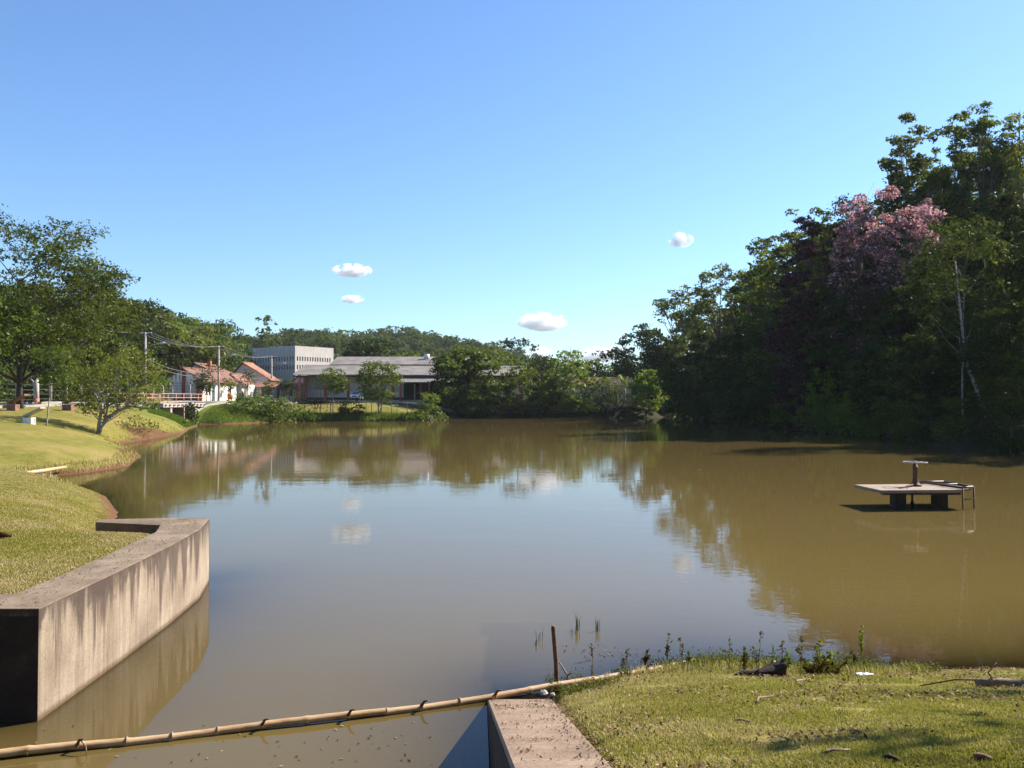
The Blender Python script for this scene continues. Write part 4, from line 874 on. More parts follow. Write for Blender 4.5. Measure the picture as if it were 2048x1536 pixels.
# concrete institute block
F_ = empty('concrete_block_building', (-78.8, 300, 3), 'big bare concrete block building with rows of narrow windows', 'building', rz=R(53))
L1, L2, HT = 18.0, 25.5, 19.9
wl = MB(); bands = [(-4, 4.6), (6.25, 7.75), (9.35, 10.9), (10.9, 11.35), (13.0, 14.4), (16.0, HT)]
bands = [(-4, 11.3), (13.0, 14.45), (16.05, HT)]
for z0, z1 in bands: wl.box(0, L1, 0, L2, z0, z1)
rows = [(11.303, 12.997), (14.453, 16.047)]
for z0, z1 in rows:
    n = 14
    def piers(L, put, n):
        st = (L - 1.6) / n
        put(.003, .8)
        for i in range(n): a = .8 + st * i + st * .52; put(a, a + st * .48)
        put(L - .8, L - .003)
    piers(L1 - .0, lambda a, c: wl.box(a, c, .003, .35, z0 - .01, z1 + .01), n)
    piers(L2 - .0, lambda a, c: wl.box(.003, .35, max(a, .36), c, z0 - .01, z1 + .01), 15)
    wl.box(.36, L1 - .36, .6, L2 - .01, z0 - .01, z1 + .01)
wl.build('wall', M['panel'], F_)
for z0, z1 in rows:
    st = (L1 - 1.6) / 14
    for i in range(14): MB().box(.8 + st * i + .01, .8 + st * i + st * .515, .25, .34, z0 + .02, z1 - .02).build('window', M['glass'], F_)
    st = (L2 - 1.6) / 15
    for i in range(15): MB().box(.25, .34, .8 + st * i + .01, .8 + st * i + st * .515, z0 + .02, z1 - .02).build('window', M['glass'], F_)
MB().box(L1 + .01, L1 + 5, 4, 14, -4, 14.2).build('side_wing', M['white_wall'], F_)

# ------------------------------------------------------------------ poles and wires
poles = []
PLAB = ['utility pole behind the leaning tree, leftmost of the three', 'utility pole before the white side wall, middle of the three', 'utility pole before the orange roofs, farthest of the three']
for i, (px, d, yt) in enumerate([(290, 111, 665), (437, 133, 692), (543, 160, 712)]):
    p = tp(px, d, 0); zt = CAMZ + (801 - yt) / FPX * d - p.z
    r = empty('utility_pole', p, PLAB[i], 'utility pole', 'concrete utility poles along the road')
    MB().tube([(0, 0, -.3), (0, 0, zt)], [.19, .12], 10).build('pole', M['pole'], r)
    MB().box(-.9, .9, -.06, .06, zt - .35, zt - .2).build('crossarm', M['bark'], r)
    for sx in (-.8, 0, .8): MB().tube([(sx, 0, zt - .2), (sx, 0, zt + .05)], [.05, .03], 6).build('insulator', M['lamp'], r)
    a = MB(); a.tube([(.1, 0, zt - 2.2), (1.0, -.3, zt - 1.7), (2.2, -.6, zt - 1.5)], .045, 6); ar = a.build('lamp_arm', M['pole'], r)
    h = MB(); h.tube([(2.1, -.6, zt - 1.52), (2.3, -.6, zt - 1.48), (2.8, -.7, zt - 1.44), (2.95, -.72, zt - 1.46)], [.04, .12, .14, .04], 8); h.build('lamp_head', M['lamp'], ar)
    poles.append((p, zt))
def wire(a, b, sag, rad, lab):
    a = Vector(a); b = Vector(b); n = 14; pts = []
    for i in range(n + 1):
        f = i / n; q = a.lerp(b, f); q.z -= sag * 4 * f * (1 - f); pts.append(q)
    tag(MB().tube(pts, rad, 5).build('power_line', M['wire']), lab, 'cable', 'overhead cables between the poles')
p0, p1, p2 = poles; off = Vector((-52, 70, 3))
names = ['upper left', 'upper middle', 'upper right']
for k, sx in enumerate((-.8, 0, .8)):
    wire(p0[0] + Vector((sx, 0, p0[1])), p1[0] + Vector((sx, 0, p1[1])), .8, .018, names[k] + ' cable from leftmost pole to middle pole')
    wire(p1[0] + Vector((sx, 0, p1[1])), p2[0] + Vector((sx, 0, p2[1])), .9, .018, names[k] + ' cable from middle pole to farthest pole')
    wire(Vector((-51 + sx, 80, 11.5)), p0[0] + Vector((sx, 0, p0[1])), .5, .018, names[k] + ' cable running off left of the leftmost pole')
for k in range(2):
    wire(p0[0] + Vector((0, 0, p0[1] - 3.4 - k * .55)), p1[0] + Vector((0, 0, p1[1] - 3.9 - k * .5)), 1.1, .04, ['thick low cable before the lattice-front house', 'lowest thick cable before the lattice-front house'][k])
    wire(p1[0] + Vector((0, 0, p1[1] - 3.9 - k * .5)), p2[0] + Vector((0, 0, p2[1] - 3.8 - k * .5)), 1.0, .03, ['low cable before the orange roofs', 'lowest cable before the orange roofs'][k])
# road sign and bin
p = tp(381, 119, 0); r = empty('road_sign', p, 'round white road sign on a grey post behind the bridge railing', 'road sign')
MB().tube([(0, 0, -.2), (0, 0, 2.9)], .04, 6).build('post', M['lamp'], r)
def disc(y, rad, z, m, nm, par, th=.02):
    v = [(rad * math.cos(a), y, z + rad * math.sin(a)) for a in np.linspace(0, 2 * math.pi, 25)[:-1]]; v += [(q[0], y + th, q[2]) for q in v]; n = 24
    return MB().add(v, [tuple(range(n)), tuple(range(n, 2 * n))[::-1]] + [(i, n + i, n + (i + 1) % n, (i + 1) % n) for i in range(n)]).build(nm, m, par)
disc(-.06, .34, 2.75, M['white_plastic'], 'sign_plate', r); disc(-.075, .14, 2.75, M['red_trim'], 'sign_mark', r, .012)
p = tp(460, 137, 0); r = empty('litter_bin', p, 'orange litter bin on posts right of the middle pole', 'litter bin')
MB().tube([(0, 0, .25), (0, 0, .35), (0, 0, 1.15), (0, 0, 1.3)], [.28, .42, .45, .3], 12).build('drum', M['orange'], r)
MB().tube([(-.3, 0, -.1), (-.3, 0, .6)], .03, 6).build('leg', M['steel_dark'], r); MB().tube([(.3, 0, -.1), (.3, 0, .6)], .03, 6).build('leg', M['steel_dark'], r)
# picket fence before the houses
fn = empty('picket_fence', (-44, 141, 3), 'dark bar fence running before the white houses and long building', 'fence')
for k in range(34):
    x = -1.0 + k * .42
    MB().box(x - .03, x + .03, -.03 + .09 * k, .03 + .09 * k, -.3, 2.1 + .06 * (k % 3)).build('picket', M['bark_dark'], fn)
v = MB(); v.tube([(-1, -.04, .5), (13, 2.96, .5)], .03, 4); v.tube([(-1, -.04, 1.9), (13, 2.96, 1.9)], .03, 4); v.build('rail', M['bark_dark'], fn)
# wire fence with bent posts at the left
fpost = None
for k in range(15):
    y = 76 + k * 3.0; x = -49.3 + .02 * (y - 76); z = gz(x, y)
    if fpost is None:
        r = empty('fence_post', (x, y, z)); MB().tube([(0, 0, -.2), (0, 0, 2.05), (-.42, -.1, 2.55)], [.085, .075, .05], 6).build('shaft', M['pole'], r)
        cl = MB(); 
        for zz in (.4, .9, 1.4, 1.9): cl.tube([(0, 0, zz), (.06, 3.0, zz)], .012, 4)
        cl.build('wire_strand', M['wire'], r); fpost = r
    else: r = copy_tree(fpost); r.location = (x, y, z)
    tag(r, 'bent-topped concrete fence post beyond the road at left', 'fence post', 'bent-topped posts of the roadside wire fence')
# thin shore fence with vines
for k in range(14):
    px = 590 + k * 17 + (k % 3) * 3; p = tp(px, 123.6 + (k % 2) * .3, -.1)
    r = empty('shore_post', p, ['thin post of the vine-hung shore fence, %s from the left' % w_ for w_ in 'first second third fourth fifth sixth seventh eighth ninth tenth eleventh twelfth thirteenth fourteenth'.split()][k], 'fence post', 'thin posts of the shore fence')
    MB().tube([(0, 0, 0), (.02, 0, 2.2)], .05, 5).build('shaft', M['bark'], r)
    if k < 8:
        rg = np.random.default_rng(900 + k); n = 260 if k in (1, 2, 3) else 110
        C = np.stack([rg.normal(0, .6, n), rg.normal(0, .12, n), 1.85 + rg.normal(0, .18, n) - (rg.uniform(size=n) < .3) * rg.uniform(0, 1.2, n)], 1)
        V, F = leaf_quads(C, unit(rg.normal(size=(n, 3))), .12, rg); link_mesh('vine', np_mesh('vine', V, F, np.repeat(rg.uniform(.1, .8, n), 4)), M['leaf_dark'], r)
# pale pillar, slanted benches
p = tp(73, 82, 0); r = empty('gate_pillar', p, 'whitewashed round pillar with orange foot beyond the road', 'pillar')
MB().tube([(0, 0, -.2), (0, 0, 2.6)], [.26, .2], 12).build('shaft', M['stone_pale'], r); MB().tube([(0, 0, -.2), (0, 0, .55)], [.275, .265], 12).build('foot', M['red_paint'], r)
MB().box(-.1, .25, -.1, .1, 2.6, 2.75).build('cap', M['stone_pale'], r)
for i, (px, d, m, s_, lab) in enumerate([(27, 60.5, 'stone_red', 1.0, 'slanted rusty concrete bench near the trunk of the tallest left tree'), (138, 66, 'stone_red', 1.15, 'slanted rusty concrete bench left of the slim dark trunk'), (59, 50.5, 'stone_pale', .85, 'white-footed slanted concrete bench on the left lawn')]):
    p = tp(px, d, 0); r = empty('concrete_bench', p, lab, 'bench', 'slanted benches on the left lawn')
    MB().box(-.32 * s_, .32 * s_, -.3 * s_, .3 * s_, -.2, .42 * s_).build('foot', M['white_wall'] if i == 2 else M['stone_red'], r, .02)
    v = [(-.3, .35, .45), (1.0, .35, 1.05), (1.0, -.35, 1.05), (-.3, -.35, .45)]; v = [(a * s_, b_ * s_, c * s_) for a, b_, c in v]; v += [(a, b_, c + .14 * s_) for a, b_, c in v]
    MB().add(v, [(0, 1, 2, 3), (7, 6, 5, 4), (0, 4, 5, 1), (1, 5, 6, 2), (2, 6, 7, 3), (3, 7, 4, 0)]).build('seat', M['stone_pale'] if i == 2 else M['stone_red'], r, .02)
# parked car
def car():
    p = tp(713, 144.3, 0); r = empty('parked_car', (p.x, p.y, 3.08), 'silver-blue parked car facing the lake before the long building', 'car')
    prof = [(-2.0, .35), (-2.02, .62), (-1.9, .82), (-1.0, .98), (-.35, 1.42), (.9, 1.45), (1.6, 1.02), (2.0, .95), (2.05, .4)]
    def loft(prof, w_, m, nm, inset=.12):
        vs = []; n = len(prof)
        for sx in (-1, 1):
            for (yy, zz) in prof: vs.append((sx * (w_ - inset * max(0, zz - .85) * 2), yy, zz))
        return MB().add(vs, [tuple(range(n)), tuple(range(n, 2 * n))[::-1]] + [(i, n + i, n + (i + 1) % n, (i + 1) % n) for i in range(n)]).build(nm, m, r, .04)
    loft(prof, .84, M['car_paint'], 'body')
    MB().add([(-.62, -.98, 1.03), (.62, -.98, 1.03), (.55, -.40, 1.40), (-.55, -.40, 1.40)], [(0, 1, 2, 3)]).build('windscreen', M['glass'], r).location = (0, -.03, .01)
    for sx in (-.58, .58): MB().box(sx - .17, sx + .17, -2.06, -1.95, .62, .78).build('headlight', M['white_plastic'], r, .02)
    MB().box(-.3, .3, -2.05, -1.98, .48, .6).build('grille', M['dark_void'], r); MB().box(-.2, .2, -2.07, -2.03, .36, .46).build('number_plate', M['white_plastic'], r)
    for sx in (-.78, .78):
        for yy in (-1.3, 1.3):
            wh = MB().tube([(sx - .1, yy, .31), (sx + .1, yy, .31)], .31, 16).build('wheel', M['tyre'], r)
            MB().tube([(sx - .11, yy, .31), (sx + .11, yy, .31)], .18, 12).build('rim', M['lamp'], wh)
        MB().box(sx * 1.15 - .1, sx * 1.15 + .1, -.75, -.6, .98, 1.1).build('mirror', M['car_paint'], r, .02)
car()

# ------------------------------------------------------------------ gate platform in the lake
pl = empty('sluice_platform', (11.4, 23.5, 0), 'concrete sluice platform with handwheel standing in the water', 'platform')
q = lambda pts: [(a - 11.4, b_ - 23.5) for a, b_ in pts]
MB().prism(q([(9.98, 24.15), (10.06, 22.6), (12.35, 22.75), (12.42, 24.35)]), .462, .55).build('deck', M['deck_concrete'], pl, .01)
MB().box(-1.2, .95, -.7, -.6, .40, .459).build('edge_beam', M['steel_dark'], pl); MB().box(-1.2, .95, .45, .55, .40, .459).build('edge_beam', M['steel_dark'], pl)
for cx in (-.60, .56): MB().box(cx - .15, cx + .15, -.5, -.12, -1.3, .459).build('pier', M['bark_dark'], pl, .015)
MB().tube([(-.05, 0, -1), (-.05, 0, .1), (-.05, 0, .16), (-.05, 0, .437)], [.06, .06, .03, .03], 8).build('gate_spindle', M['steel_dark'], pl)
pd = MB(); pd.tube([(.14, .2, .552), (.14, .2, .60), (.14, .2, .61), (.14, .2, .68), (.14, .2, .76), (.14, .2, 1.06), (.14, .2, 1.07), (.14, .2, 1.10), (.14, .2, 1.11), (.14, .2, 1.2)], [.17, .17, .12, .085, .07, .065, .085, .085, .06, .05], 14)
pd.build('pedestal', M['rust'], pl)
hw = MB(); hw.ring((.14, .2, 1.23), .31, .018, 28, 6)
for k in range(4):
    a = k * math.pi / 2 + .4; hw.tube([(.14, .2, 1.21), (.14 + .31 * math.cos(a), .2 + .31 * math.sin(a), 1.23)], .014, 5)
hw.tube([(.14, .2, 1.18), (.14, .2, 1.26)], .05, 10); hw.build('handwheel', M['pole'], pl)
fr = MB()
A_, B_, C__, D_ = (.62, .9, .60), (1.35, .95, .60), (1.42, -.45, .60), (.98, -.72, .60)
for a, c in ((A_, B_), (B_, C__), (C__, D_), (D_, A_)):
    fr.tube([a, c], .035, 4)
m1 = [(A_[i] + D_[i]) / 2 for i in range(3)]; m2 = [(B_[i] + C__[i]) / 2 for i in range(3)]; fr.tube([m1, m2], .03, 4)
fr.build('hatch_frame', M['steel_dark'], pl)
MB().prism([(1.02, .9), (1.34, .93), (1.40, -.43), (.97, -.68)], .50, .545).build('hatch_ledge', M['coping'], pl)
ld = MB(); ld.tube([(.98, -.74, .6), (.98, -.76, -.8)], .022, 6); ld.tube([(1.42, -.5, .6), (1.42, -.52, -.8)], .022, 6)
for z in (-.05, .28): ld.tube([(.98, -.75, z), (1.42, -.51, z)], .016, 6)
ld.build('ladder', M['rust'], pl)
tag(MB().tube([(10.75, 23.0, .565), (11.0, 23.25, .57), (11.3, 23.45, .6), (11.42, 23.6, .6)], [.012, .02, .03, .03], 6).build('rusty_chain', M['rust']), 'rusty bar and chain lying on the sluice platform deck', 'chain')

# ------------------------------------------------------------------ foreground things
# bamboo boom floating across the channel
ctr = [(-130, 1514), (0, 1505), (65, 1497), (165, 1486), (260, 1477), (350, 1467), (440, 1456), (530, 1446), (617, 1437), (700, 1427), (775, 1418), (845, 1409), (920, 1398), (990, 1388), (1060, 1377), (1118, 1367), (1185, 1356), (1240, 1345), (1290, 1336), (1340, 1327), (1388, 1318)]
pts = []
for (px, py) in ctr:
    d = FPX * (CAMZ - .03) / (py - 801); pts.append(Vector(((px - 1024) / FPX * d, d, .03)))
bam = empty('bamboo_pole', pts[10], 'long straw-coloured bamboo pole floating across the channel', 'bamboo pole')
fine = []; rad = []
for i in range(len(pts) - 1):
    for f in (0, .06, .12, .5, .88, .94):
        fine.append(pts[i].lerp(pts[i + 1], f) - pts[10]); g = 1 - .25 * (i + f) / len(pts)
        rad.append(.038 * g * {0: 1.1, .06: 1.03, .12: .98, .5: 1.0, .88: .98, .94: 1.04}[f])
fine.append(pts[-1] - pts[10]); rad.append(.028)
fo = [Vector((0, 0, .012 * math.sin(k * .16))) for k in range(len(fine))]
MB().tube([a + b_ for a, b_ in zip(fine, fo)], rad, 14).build('cane', M['bamboo'], bam)
for i in range(1, len(pts) - 1):
    c = pts[i] - pts[10]; t = (pts[i + 1] - pts[i - 1]).normalized()
    MB().tube([c - t * .005, c + t * .005], .0428 * (1 - .25 * i / len(pts)), 14).build('node_ring', M['cane_ring'], bam)
    if i in (3, 7, 9, 11, 13, 18):
        MB().tube([c + Vector((0, -.03, .02)), c + Vector((.03, -.05, .07)), c + Vector((.07, -.06, .085))], [.016, .012, .007], 6).build('branch_stub', M['wood_stake'], bam)
c = pts[3] - pts[10]
MB().tube([c + Vector((.05, -.06, .07)), c + Vector((.11, -.10, .04)), c + Vector((.13, -.12, -.03))], [.008, .006, .004], 5).build('branch_stub', M['wood_grey'], bam)
# wooden stake
st = empty('wooden_stake', (.48, 8.85, 0), 'upright brown wooden stake beside the bamboo pole', 'stake')
MB().tube([(0, 0, -.5), (-.01, 0, .2), (-.04, 0, .58), (-.041, 0, .6)], [.026, .025, .024, .02], 8).build('shaft', M['wood_stake'], st)
tk = MB().tube([(.62, 9.02, -.05), (.60, 9.02, .02), (.55, 9.05, .1), (.49, 9.1, .17)], [.012, .012, .01, .006], 6); tk.tube([(.60, 9.02, .02), (.66, 9.0, .06)], [.009, .004], 5)
tag(tk.build('forked_twig', M['wood_grey']), 'small forked twig standing in the water right of the stake', 'twig')
def ground_pt(px, py):
    """where the sight line of a photo pixel meets the ground"""
    for d in np.arange(2.5, 60, .02):
        x = (px - 1024) / FPX * d; z = CAMZ + (801 - py) / FPX * d
        if z <= max(gz(x, d), 0): return Vector((x, d, max(gz(x, d), 0)))
    return None
# stump
p = ground_pt(1540, 1350); r = empty('tree_stump', p, 'dark rotten tree stump lying at the water edge', 'stump')
s_ = MB(); n = 12; rg = np.random.default_rng(8); rings = []
for k, (xx, zz, ra) in enumerate([(-.18, -.02, .03), (-.12, .01, .055), (0, .04, .075), (.08, .07, .085), (.12, .09, .08)]):
    rings.append([(xx + rg.normal() * .012, ra * (1 + .08 * rg.normal()) * math.cos(a), zz + ra * (1 + .08 * rg.normal()) * math.sin(a)) for a in np.linspace(0, 2 * math.pi, n + 1)[:-1]])
s_.add([v for rr_ in rings for v in rr_], [(i * n + k, i * n + (k + 1) % n, (i + 1) * n + (k + 1) % n, (i + 1) * n + k) for i in range(4) for k in range(n)] + [tuple(range(n))[::-1], tuple(range(4 * n, 5 * n))])
s_.tube([(-.1, .05, .02), (-.25, .1, .0), (-.4, .05, -.03)], [.04, .03, .01], 6); s_.tube([(-.05, -.08, .02), (-.2, -.2, -.02), (-.28, -.3, -.05)], [.035, .025, .01], 6)
s_.build('wood', M['log_dark'], r)
# driftwood at right
p = ground_pt(1985, 1372); r = empty('driftwood_branch', p, 'broken driftwood branch with dry debris near the right edge', 'branch')
MB().tube([(-.15, .02, .03), (.05, 0, .045), (.25, -.03, .04), (.5, -.05, .05)], [.03, .038, .035, .03], 8).build('branch', M['wood_grey'], r)
MB().tube([(-.6, .05, .0), (-.3, .06, .05), (-.05, .03, .06)], [.005, .008, .012], 5).build('twig', M['wood_stake'], r); MB().tube([(0, .0, .03), (-.05, .02, .12), (.02, .02, .2)], [.01, .007, .004], 5).build('twig', M['wood_stake'], r)
MB().tube([(.0, -.06, .0), (.2, -.12, .04), (.45, -.14, .03)], [.02, .02, .015], 6).build('branch', M['log_dark'], r)
# litter pieces
p = ground_pt(1726, 1351); r = empty('plastic_wrapper', p, 'crumpled white plastic wrapper on the grass by the water', 'wrapper')
s_ = MB(); rg = np.random.default_rng(9); vs = [(-.085 + .17 * i / 6, -.03 + .06 * j / 3, .018 + .02 * rg.uniform()) for j in range(4) for i in range(7)]
s_.add(vs, [(j * 7 + i, j * 7 + i + 1, j * 7 + i + 8, j * 7 + i + 7) for j in range(3) for i in range(6)]).build('film', M['white_plastic'], r)
p = ground_pt(1960, 1372); tag(MB().tube([p + Vector((-.02, 0, .03)), p + Vector((.0, 0, .03)), p + Vector((.05, .01, .04))], [.02, .03, .012], 8).build('plastic_cup', M['blue_plastic']), 'pale blue plastic scrap beside the driftwood', 'plastic scrap')
p = ground_pt(1090, 1386); rg = np.random.default_rng(2)
for k in range(2):
    s_ = MB(); ra = (.045, .03)[k]; vs = []; n = 8
    for i in range(5):
        for j in range(n):
            a = 2 * math.pi * j / n; e = math.pi * (i / 4 - .5); g = ra * rg.uniform(.8, 1.15); vs.append((g * math.cos(e) * math.cos(a), g * math.cos(e) * math.sin(a), g * .7 * math.sin(e)))
    o = s_.add(vs, [(i * n + j, i * n + (j + 1) % n, (i + 1) * n + (j + 1) % n, (i + 1) * n + j) for i in range(4) for j in range(n)]).build('pale_stone', M['stone_pale'])
    o.location = p + Vector((k * .09 - .02, -.04 * k, .02)); tag(o, ['larger pale stone at the foot of the grass by the bamboo', 'smaller pale stone beside the larger one'][k], 'stone')
STK = [(1130, 1470, 1235, 1463, .008, 'wood_stake', 'thin dark stick lying across the edge of the spillway wall'), (1510, 1405, 1545, 1388, .007, 'wood_grey', 'curved pale twig on the right lawn'), (1690, 1462, 1720, 1466, .008, 'wood_stake', 'short dark twig in the middle of the right lawn'),
       (1760, 1519, 1795, 1525, .010, 'log_dark', 'dark bark piece near the bottom edge of the right lawn'), (1465, 1442, 1500, 1444, .006, 'wood_grey', 'small grey twig left of centre on the right lawn'), (1640, 1508, 1695, 1500, .006, 'wood_grey', 'long grey twig low on the right lawn'), (1940, 1518, 1975, 1520, .014, 'wood_stake', 'curled brown bark piece in the lower right lawn'),
       (1600, 1372, 1612, 1352, .006, 'wood_grey', 'pale twig sticking up behind the stump')]
for (x0, y0, x1, y1, ra, m, lab) in STK:
    a, c = ground_pt(x0, y0), ground_pt(x1, y1); dd = (c - a); nrm = Vector((-dd.y, dd.x, 0)).normalized() * dd.length * .05
    tag(MB().tube([a + Vector((0, 0, .015)), a.lerp(c, .35) + nrm + Vector((0, 0, .022)), a.lerp(c, .7) - nrm * .6 + Vector((0, 0, .02)), c + Vector((0, 0, .015))], [ra, ra, ra * .8, ra * .5], 6).build('fallen_twig', M[m]), lab, 'twig', 'fallen twigs on the right bank')
# pole piece at left cove
a = Vector((-18.2, 30.6, .25)); c = Vector((-18.0, 33.4, .32))
tag(MB().tube([a + Vector((-.3, -.6, .0)), a.lerp(c, .5), c], [.09, .08, .05], 8).build('bamboo_log', M['bamboo']), 'pale bamboo log lying in the left grass cove', 'log')
tag(MB().tube([(-22.2, 45.6, .62), (-21.9, 45.3, .56), (-21.5, 45.0, .40)], [.07, .06, .05], 7).build('dark_log', M['log_dark']), 'short dark log piece on the grassy point', 'log')
tag(MB().tube([(-7.55, 12.1, 1.01), (-7.45, 12.05, 1.05), (-7.3, 12.1, 1.03)], [.02, .05, .02], 6).build('dry_leaf_clump', M['litter']), 'small brown dry clump on the left lawn near the wall', 'leaf clump')

# --- weeds at the right water edge
def weed(px, py, hpx, lab, grp, seed, leafm='leaf_brown', nst=3, nlf=16, ls=.018, spread=.05):
    p = ground_pt(px, py); rg = np.random.default_rng(seed); h = hpx / FPX * p.y
    r = empty('weed', p, lab, 'weed', grp); mb = MB(); C = []
    for k in range(nst):
        hh = h * (1 if k == 0 else rg.uniform(.35, .8)); a = rg.uniform(0, 6.28); o = rg.uniform(.2, 1) * spread
        path = [Vector((math.cos(a) * .01, math.sin(a) * .01, -.02))] + [Vector((math.cos(a) * o * f + rg.normal() * .004, math.sin(a) * o * f, hh * f)) for f in (.3, .6, .85, 1)]
        mb.tube(path, [.0035, .003, .0025, .002, .0012], 4, False)
        for _ in range(nlf):
            f = rg.uniform(.35, 1); i = min(int(f * 4), 3); q_ = path[i].lerp(path[i + 1], f * 4 - i) if i < 4 else path[-1]; C.append(q_ + Vector((rg.normal() * .012, rg.normal() * .012, -abs(rg.normal()) * .01)))
    mb.build('stem', M['wood_stake'] if leafm == 'leaf_brown' else M['bark'], r)
    C = np.array([list(c) for c in C]); V, F = leaf_quads(C, unit(rg.normal(size=C.shape)), ls, rg, .4)
    link_mesh('leaf', np_mesh('leaf', V, F, np.repeat(rg.uniform(0, 1, len(C)), 4)), M[leafm], r)
G1 = 'withered weeds at the right water edge'
WD = [(1456, 1338, 72, 'leaf_brown', 'withered tall weed with dark seed head right of the bamboo tip'), (1512, 1340, 84, 'leaf_brown', 'tallest withered weed with curled dark leaves'), (1485, 1342, 55, 'leaf_brown', 'withered weed with drooping leaves left of the tallest'), (1562, 1335, 58, 'leaf_brown', 'withered weed directly behind the stump'),
      (1540, 1338, 50, 'leaf_mid', 'green weed left behind the stump'), (1575, 1338, 40, 'leaf_light', 'light green weed right behind the stump'), (1598, 1340, 80, 'leaf_brown', 'thin dark weed leaning right past the stump'), (1718, 1328, 82, 'leaf_light', 'tall slim green weed standing alone in the water'),
      (1704, 1330, 32, 'leaf_brown', 'short withered weed beside the slim green weed'), (1362, 1318, 45, 'leaf_brown', 'withered weed left of the bamboo tip'), (1332, 1322, 60, 'leaf_brown', 'bare-topped weed between fence of stems in shallow water'), (1290, 1330, 36, 'leaf_brown', 'withered short weed halfway along the shallow edge'),
      (1185, 1318, 35, 'leaf_brown', 'lone small flower-headed weed right of the stake'), (1248, 1338, 45, 'leaf_brown', 'thin bent bare weed stem in shallow water'), (1375, 1330, 30, 'leaf_brown', 'tiny dark weed at the bamboo tip')]
for i, (px, py, h, lm, lab) in enumerate(WD): weed(px, py, h, lab, G1, 40 + i, lm, 2 + i % 3, 12 + (i % 4) * 6, .020)
for i, (px, py, h, lab) in enumerate([(1640, 1345, 68, 'bushy reddish weed thicket right of the stump'), (1620, 1348, 50, 'dense low reddish weed touching the stump'), (1660, 1346, 45, 'low reddish weed at the right of the thicket')]):
    weed(px, py, h, lab, G1, 60 + i, 'leaf_olive' if i == 0 else 'leaf_brown', 14, 26, .022, .18)
# reed tufts in open water
def reed(px, py, hpx, lab, seed, n):
    d = FPX * CAMZ / (py - 801); rg = np.random.default_rng(seed); h = hpx / FPX * d; r = MB()
    for k in range(n):
        a = rg.uniform(0, 6.28); o = rg.uniform(.02, .12) * h * 2; hh = h * (1 if k == 0 else rg.uniform(.4, .95)); bx = rg.normal() * .02; ux, uy = math.cos(a), math.sin(a)
        w_ = .003; v = [(bx - w_, 0, -.1), (bx + w_, 0, -.1), (bx + ux * o * .4 + w_, uy * o * .4, hh * .6), (bx + ux * o * .4 - w_, uy * o * .4, hh * .6), (bx + ux * o, uy * o, hh)]
        r.add(v, [(0, 1, 2, 3), (3, 2, 4)])
    ob = r.build('reed_tuft', M['leaf_dark']); ob.location = ((px - 1024) / FPX * d, d, 0)
    ob.data.attributes.new('tint', 'FLOAT', 'POINT').data.foreach_set('value', np.full(len(ob.data.vertices), .35, np.float32)); tag(ob, lab, 'reeds', 'reed tufts in open water')
tag(MB().tube([(7.85, 35.7, .01), (8.0, 35.75, .02), (8.15, 35.7, .01)], [.012, .02, .012], 6).build('floating_stick', M['wood_grey']), 'small pale stick floating on the open water left of the platform', 'stick')
reed(1155, 1258, 40, 'largest reed tuft in open water behind the stake', 1, 8); reed(1192, 1260, 32, 'reed tuft right of the largest one', 2, 8); reed(1148, 1266, 20, 'short reed tuft left below the largest one', 3, 5); reed(1078, 1278, 26, 'slim reed tuft left of the stake top', 4, 4); reed(1072, 1288, 14, 'tiny bent reed left of the stake', 5, 3)

# ------------------------------------------------------------------ grass blades and ground litter (uncountable)
def blades(name, xs, ys, length, width, seed, m, label, cat, straw=.3, zoff=0, lean=.5):
    rg = np.random.default_rng(seed); n = len(xs); z = terr(xs, ys) + zoff; a = rg.uniform(0, 2 * np.pi, n); L = length * rg.uniform(.5, 1.4, n); le = rg.uniform(.1, 1.0, n) * lean
    w_ = width * rg.uniform(.6, 1.3, n); ux, uy = np.cos(a), np.sin(a); px, py = -uy, ux
    b0 = np.stack([xs - px * w_, ys - py * w_, z - .005], 1); b1 = np.stack([xs + px * w_, ys + py * w_, z - .005], 1)
    mx, my, mz = xs + ux * L * le * .45, ys + uy * L * le * .45, z + L * .62 * np.sqrt(1 - (le * .6) ** 2)
    tx, ty, tz = xs + ux * L * le, ys + uy * L * le, z + L * np.sqrt(np.maximum(1 - le ** 2, .02)) * .95
    m0 = np.stack([mx - px * w_ * .8, my - py * w_ * .8, mz], 1); m1 = np.stack([mx + px * w_ * .8, my + py * w_ * .8, mz], 1)
    t0 = np.stack([tx - px * w_ * .12, ty - py * w_ * .12, tz], 1); t1 = np.stack([tx + px * w_ * .12, ty + py * w_ * .12, tz], 1)
    V = np.stack([b0, b1, m1, m0, t0, t1], 1).reshape(-1, 3); k = np.arange(n) * 6
    F = np.concatenate([np.stack([k, k + 1, k + 2, k + 3], 1), np.stack([k + 3, k + 2, k + 5, k + 4], 1)])
    patch = vnoise(xs * .9, ys * .9, 9) * .5 + vnoise(xs * 3.1, ys * 3.1, 10) * .35
    T_ = np.where(rg.uniform(size=n) < np.clip(straw + patch * .8, .04, .95), rg.uniform(.7, 1, n), rg.uniform(0, .6, n) * (1 + patch * .4))
    return tag(link_mesh(name, np_mesh(name, V, F, np.repeat(np.clip(T_, 0, 1), 6)), M[m]), label, cat, kind='stuff')
rg = np.random.default_rng(77)
def wedge(n, d0, d1, u0, u1):
    d = d0 * (d1 / d0) ** rg.uniform(size=n); return rg.uniform(u0, u1, n) * d, d
x, y = wedge(420000, 2.9, 10.2, .02, .72)
ys_ = np.interp(x, YS_X, YS_Y); e = np.interp(y, [3, 3.6, 4.6, 5.4, 6.2, 7.0, 7.5, 8.5], [.50, .47, .43, .33, .43, .42, .34, .33]) + vnoise(x * 5, y * 5, 4) * .08 + vnoise(x * 16, y * 16, 31) * .05
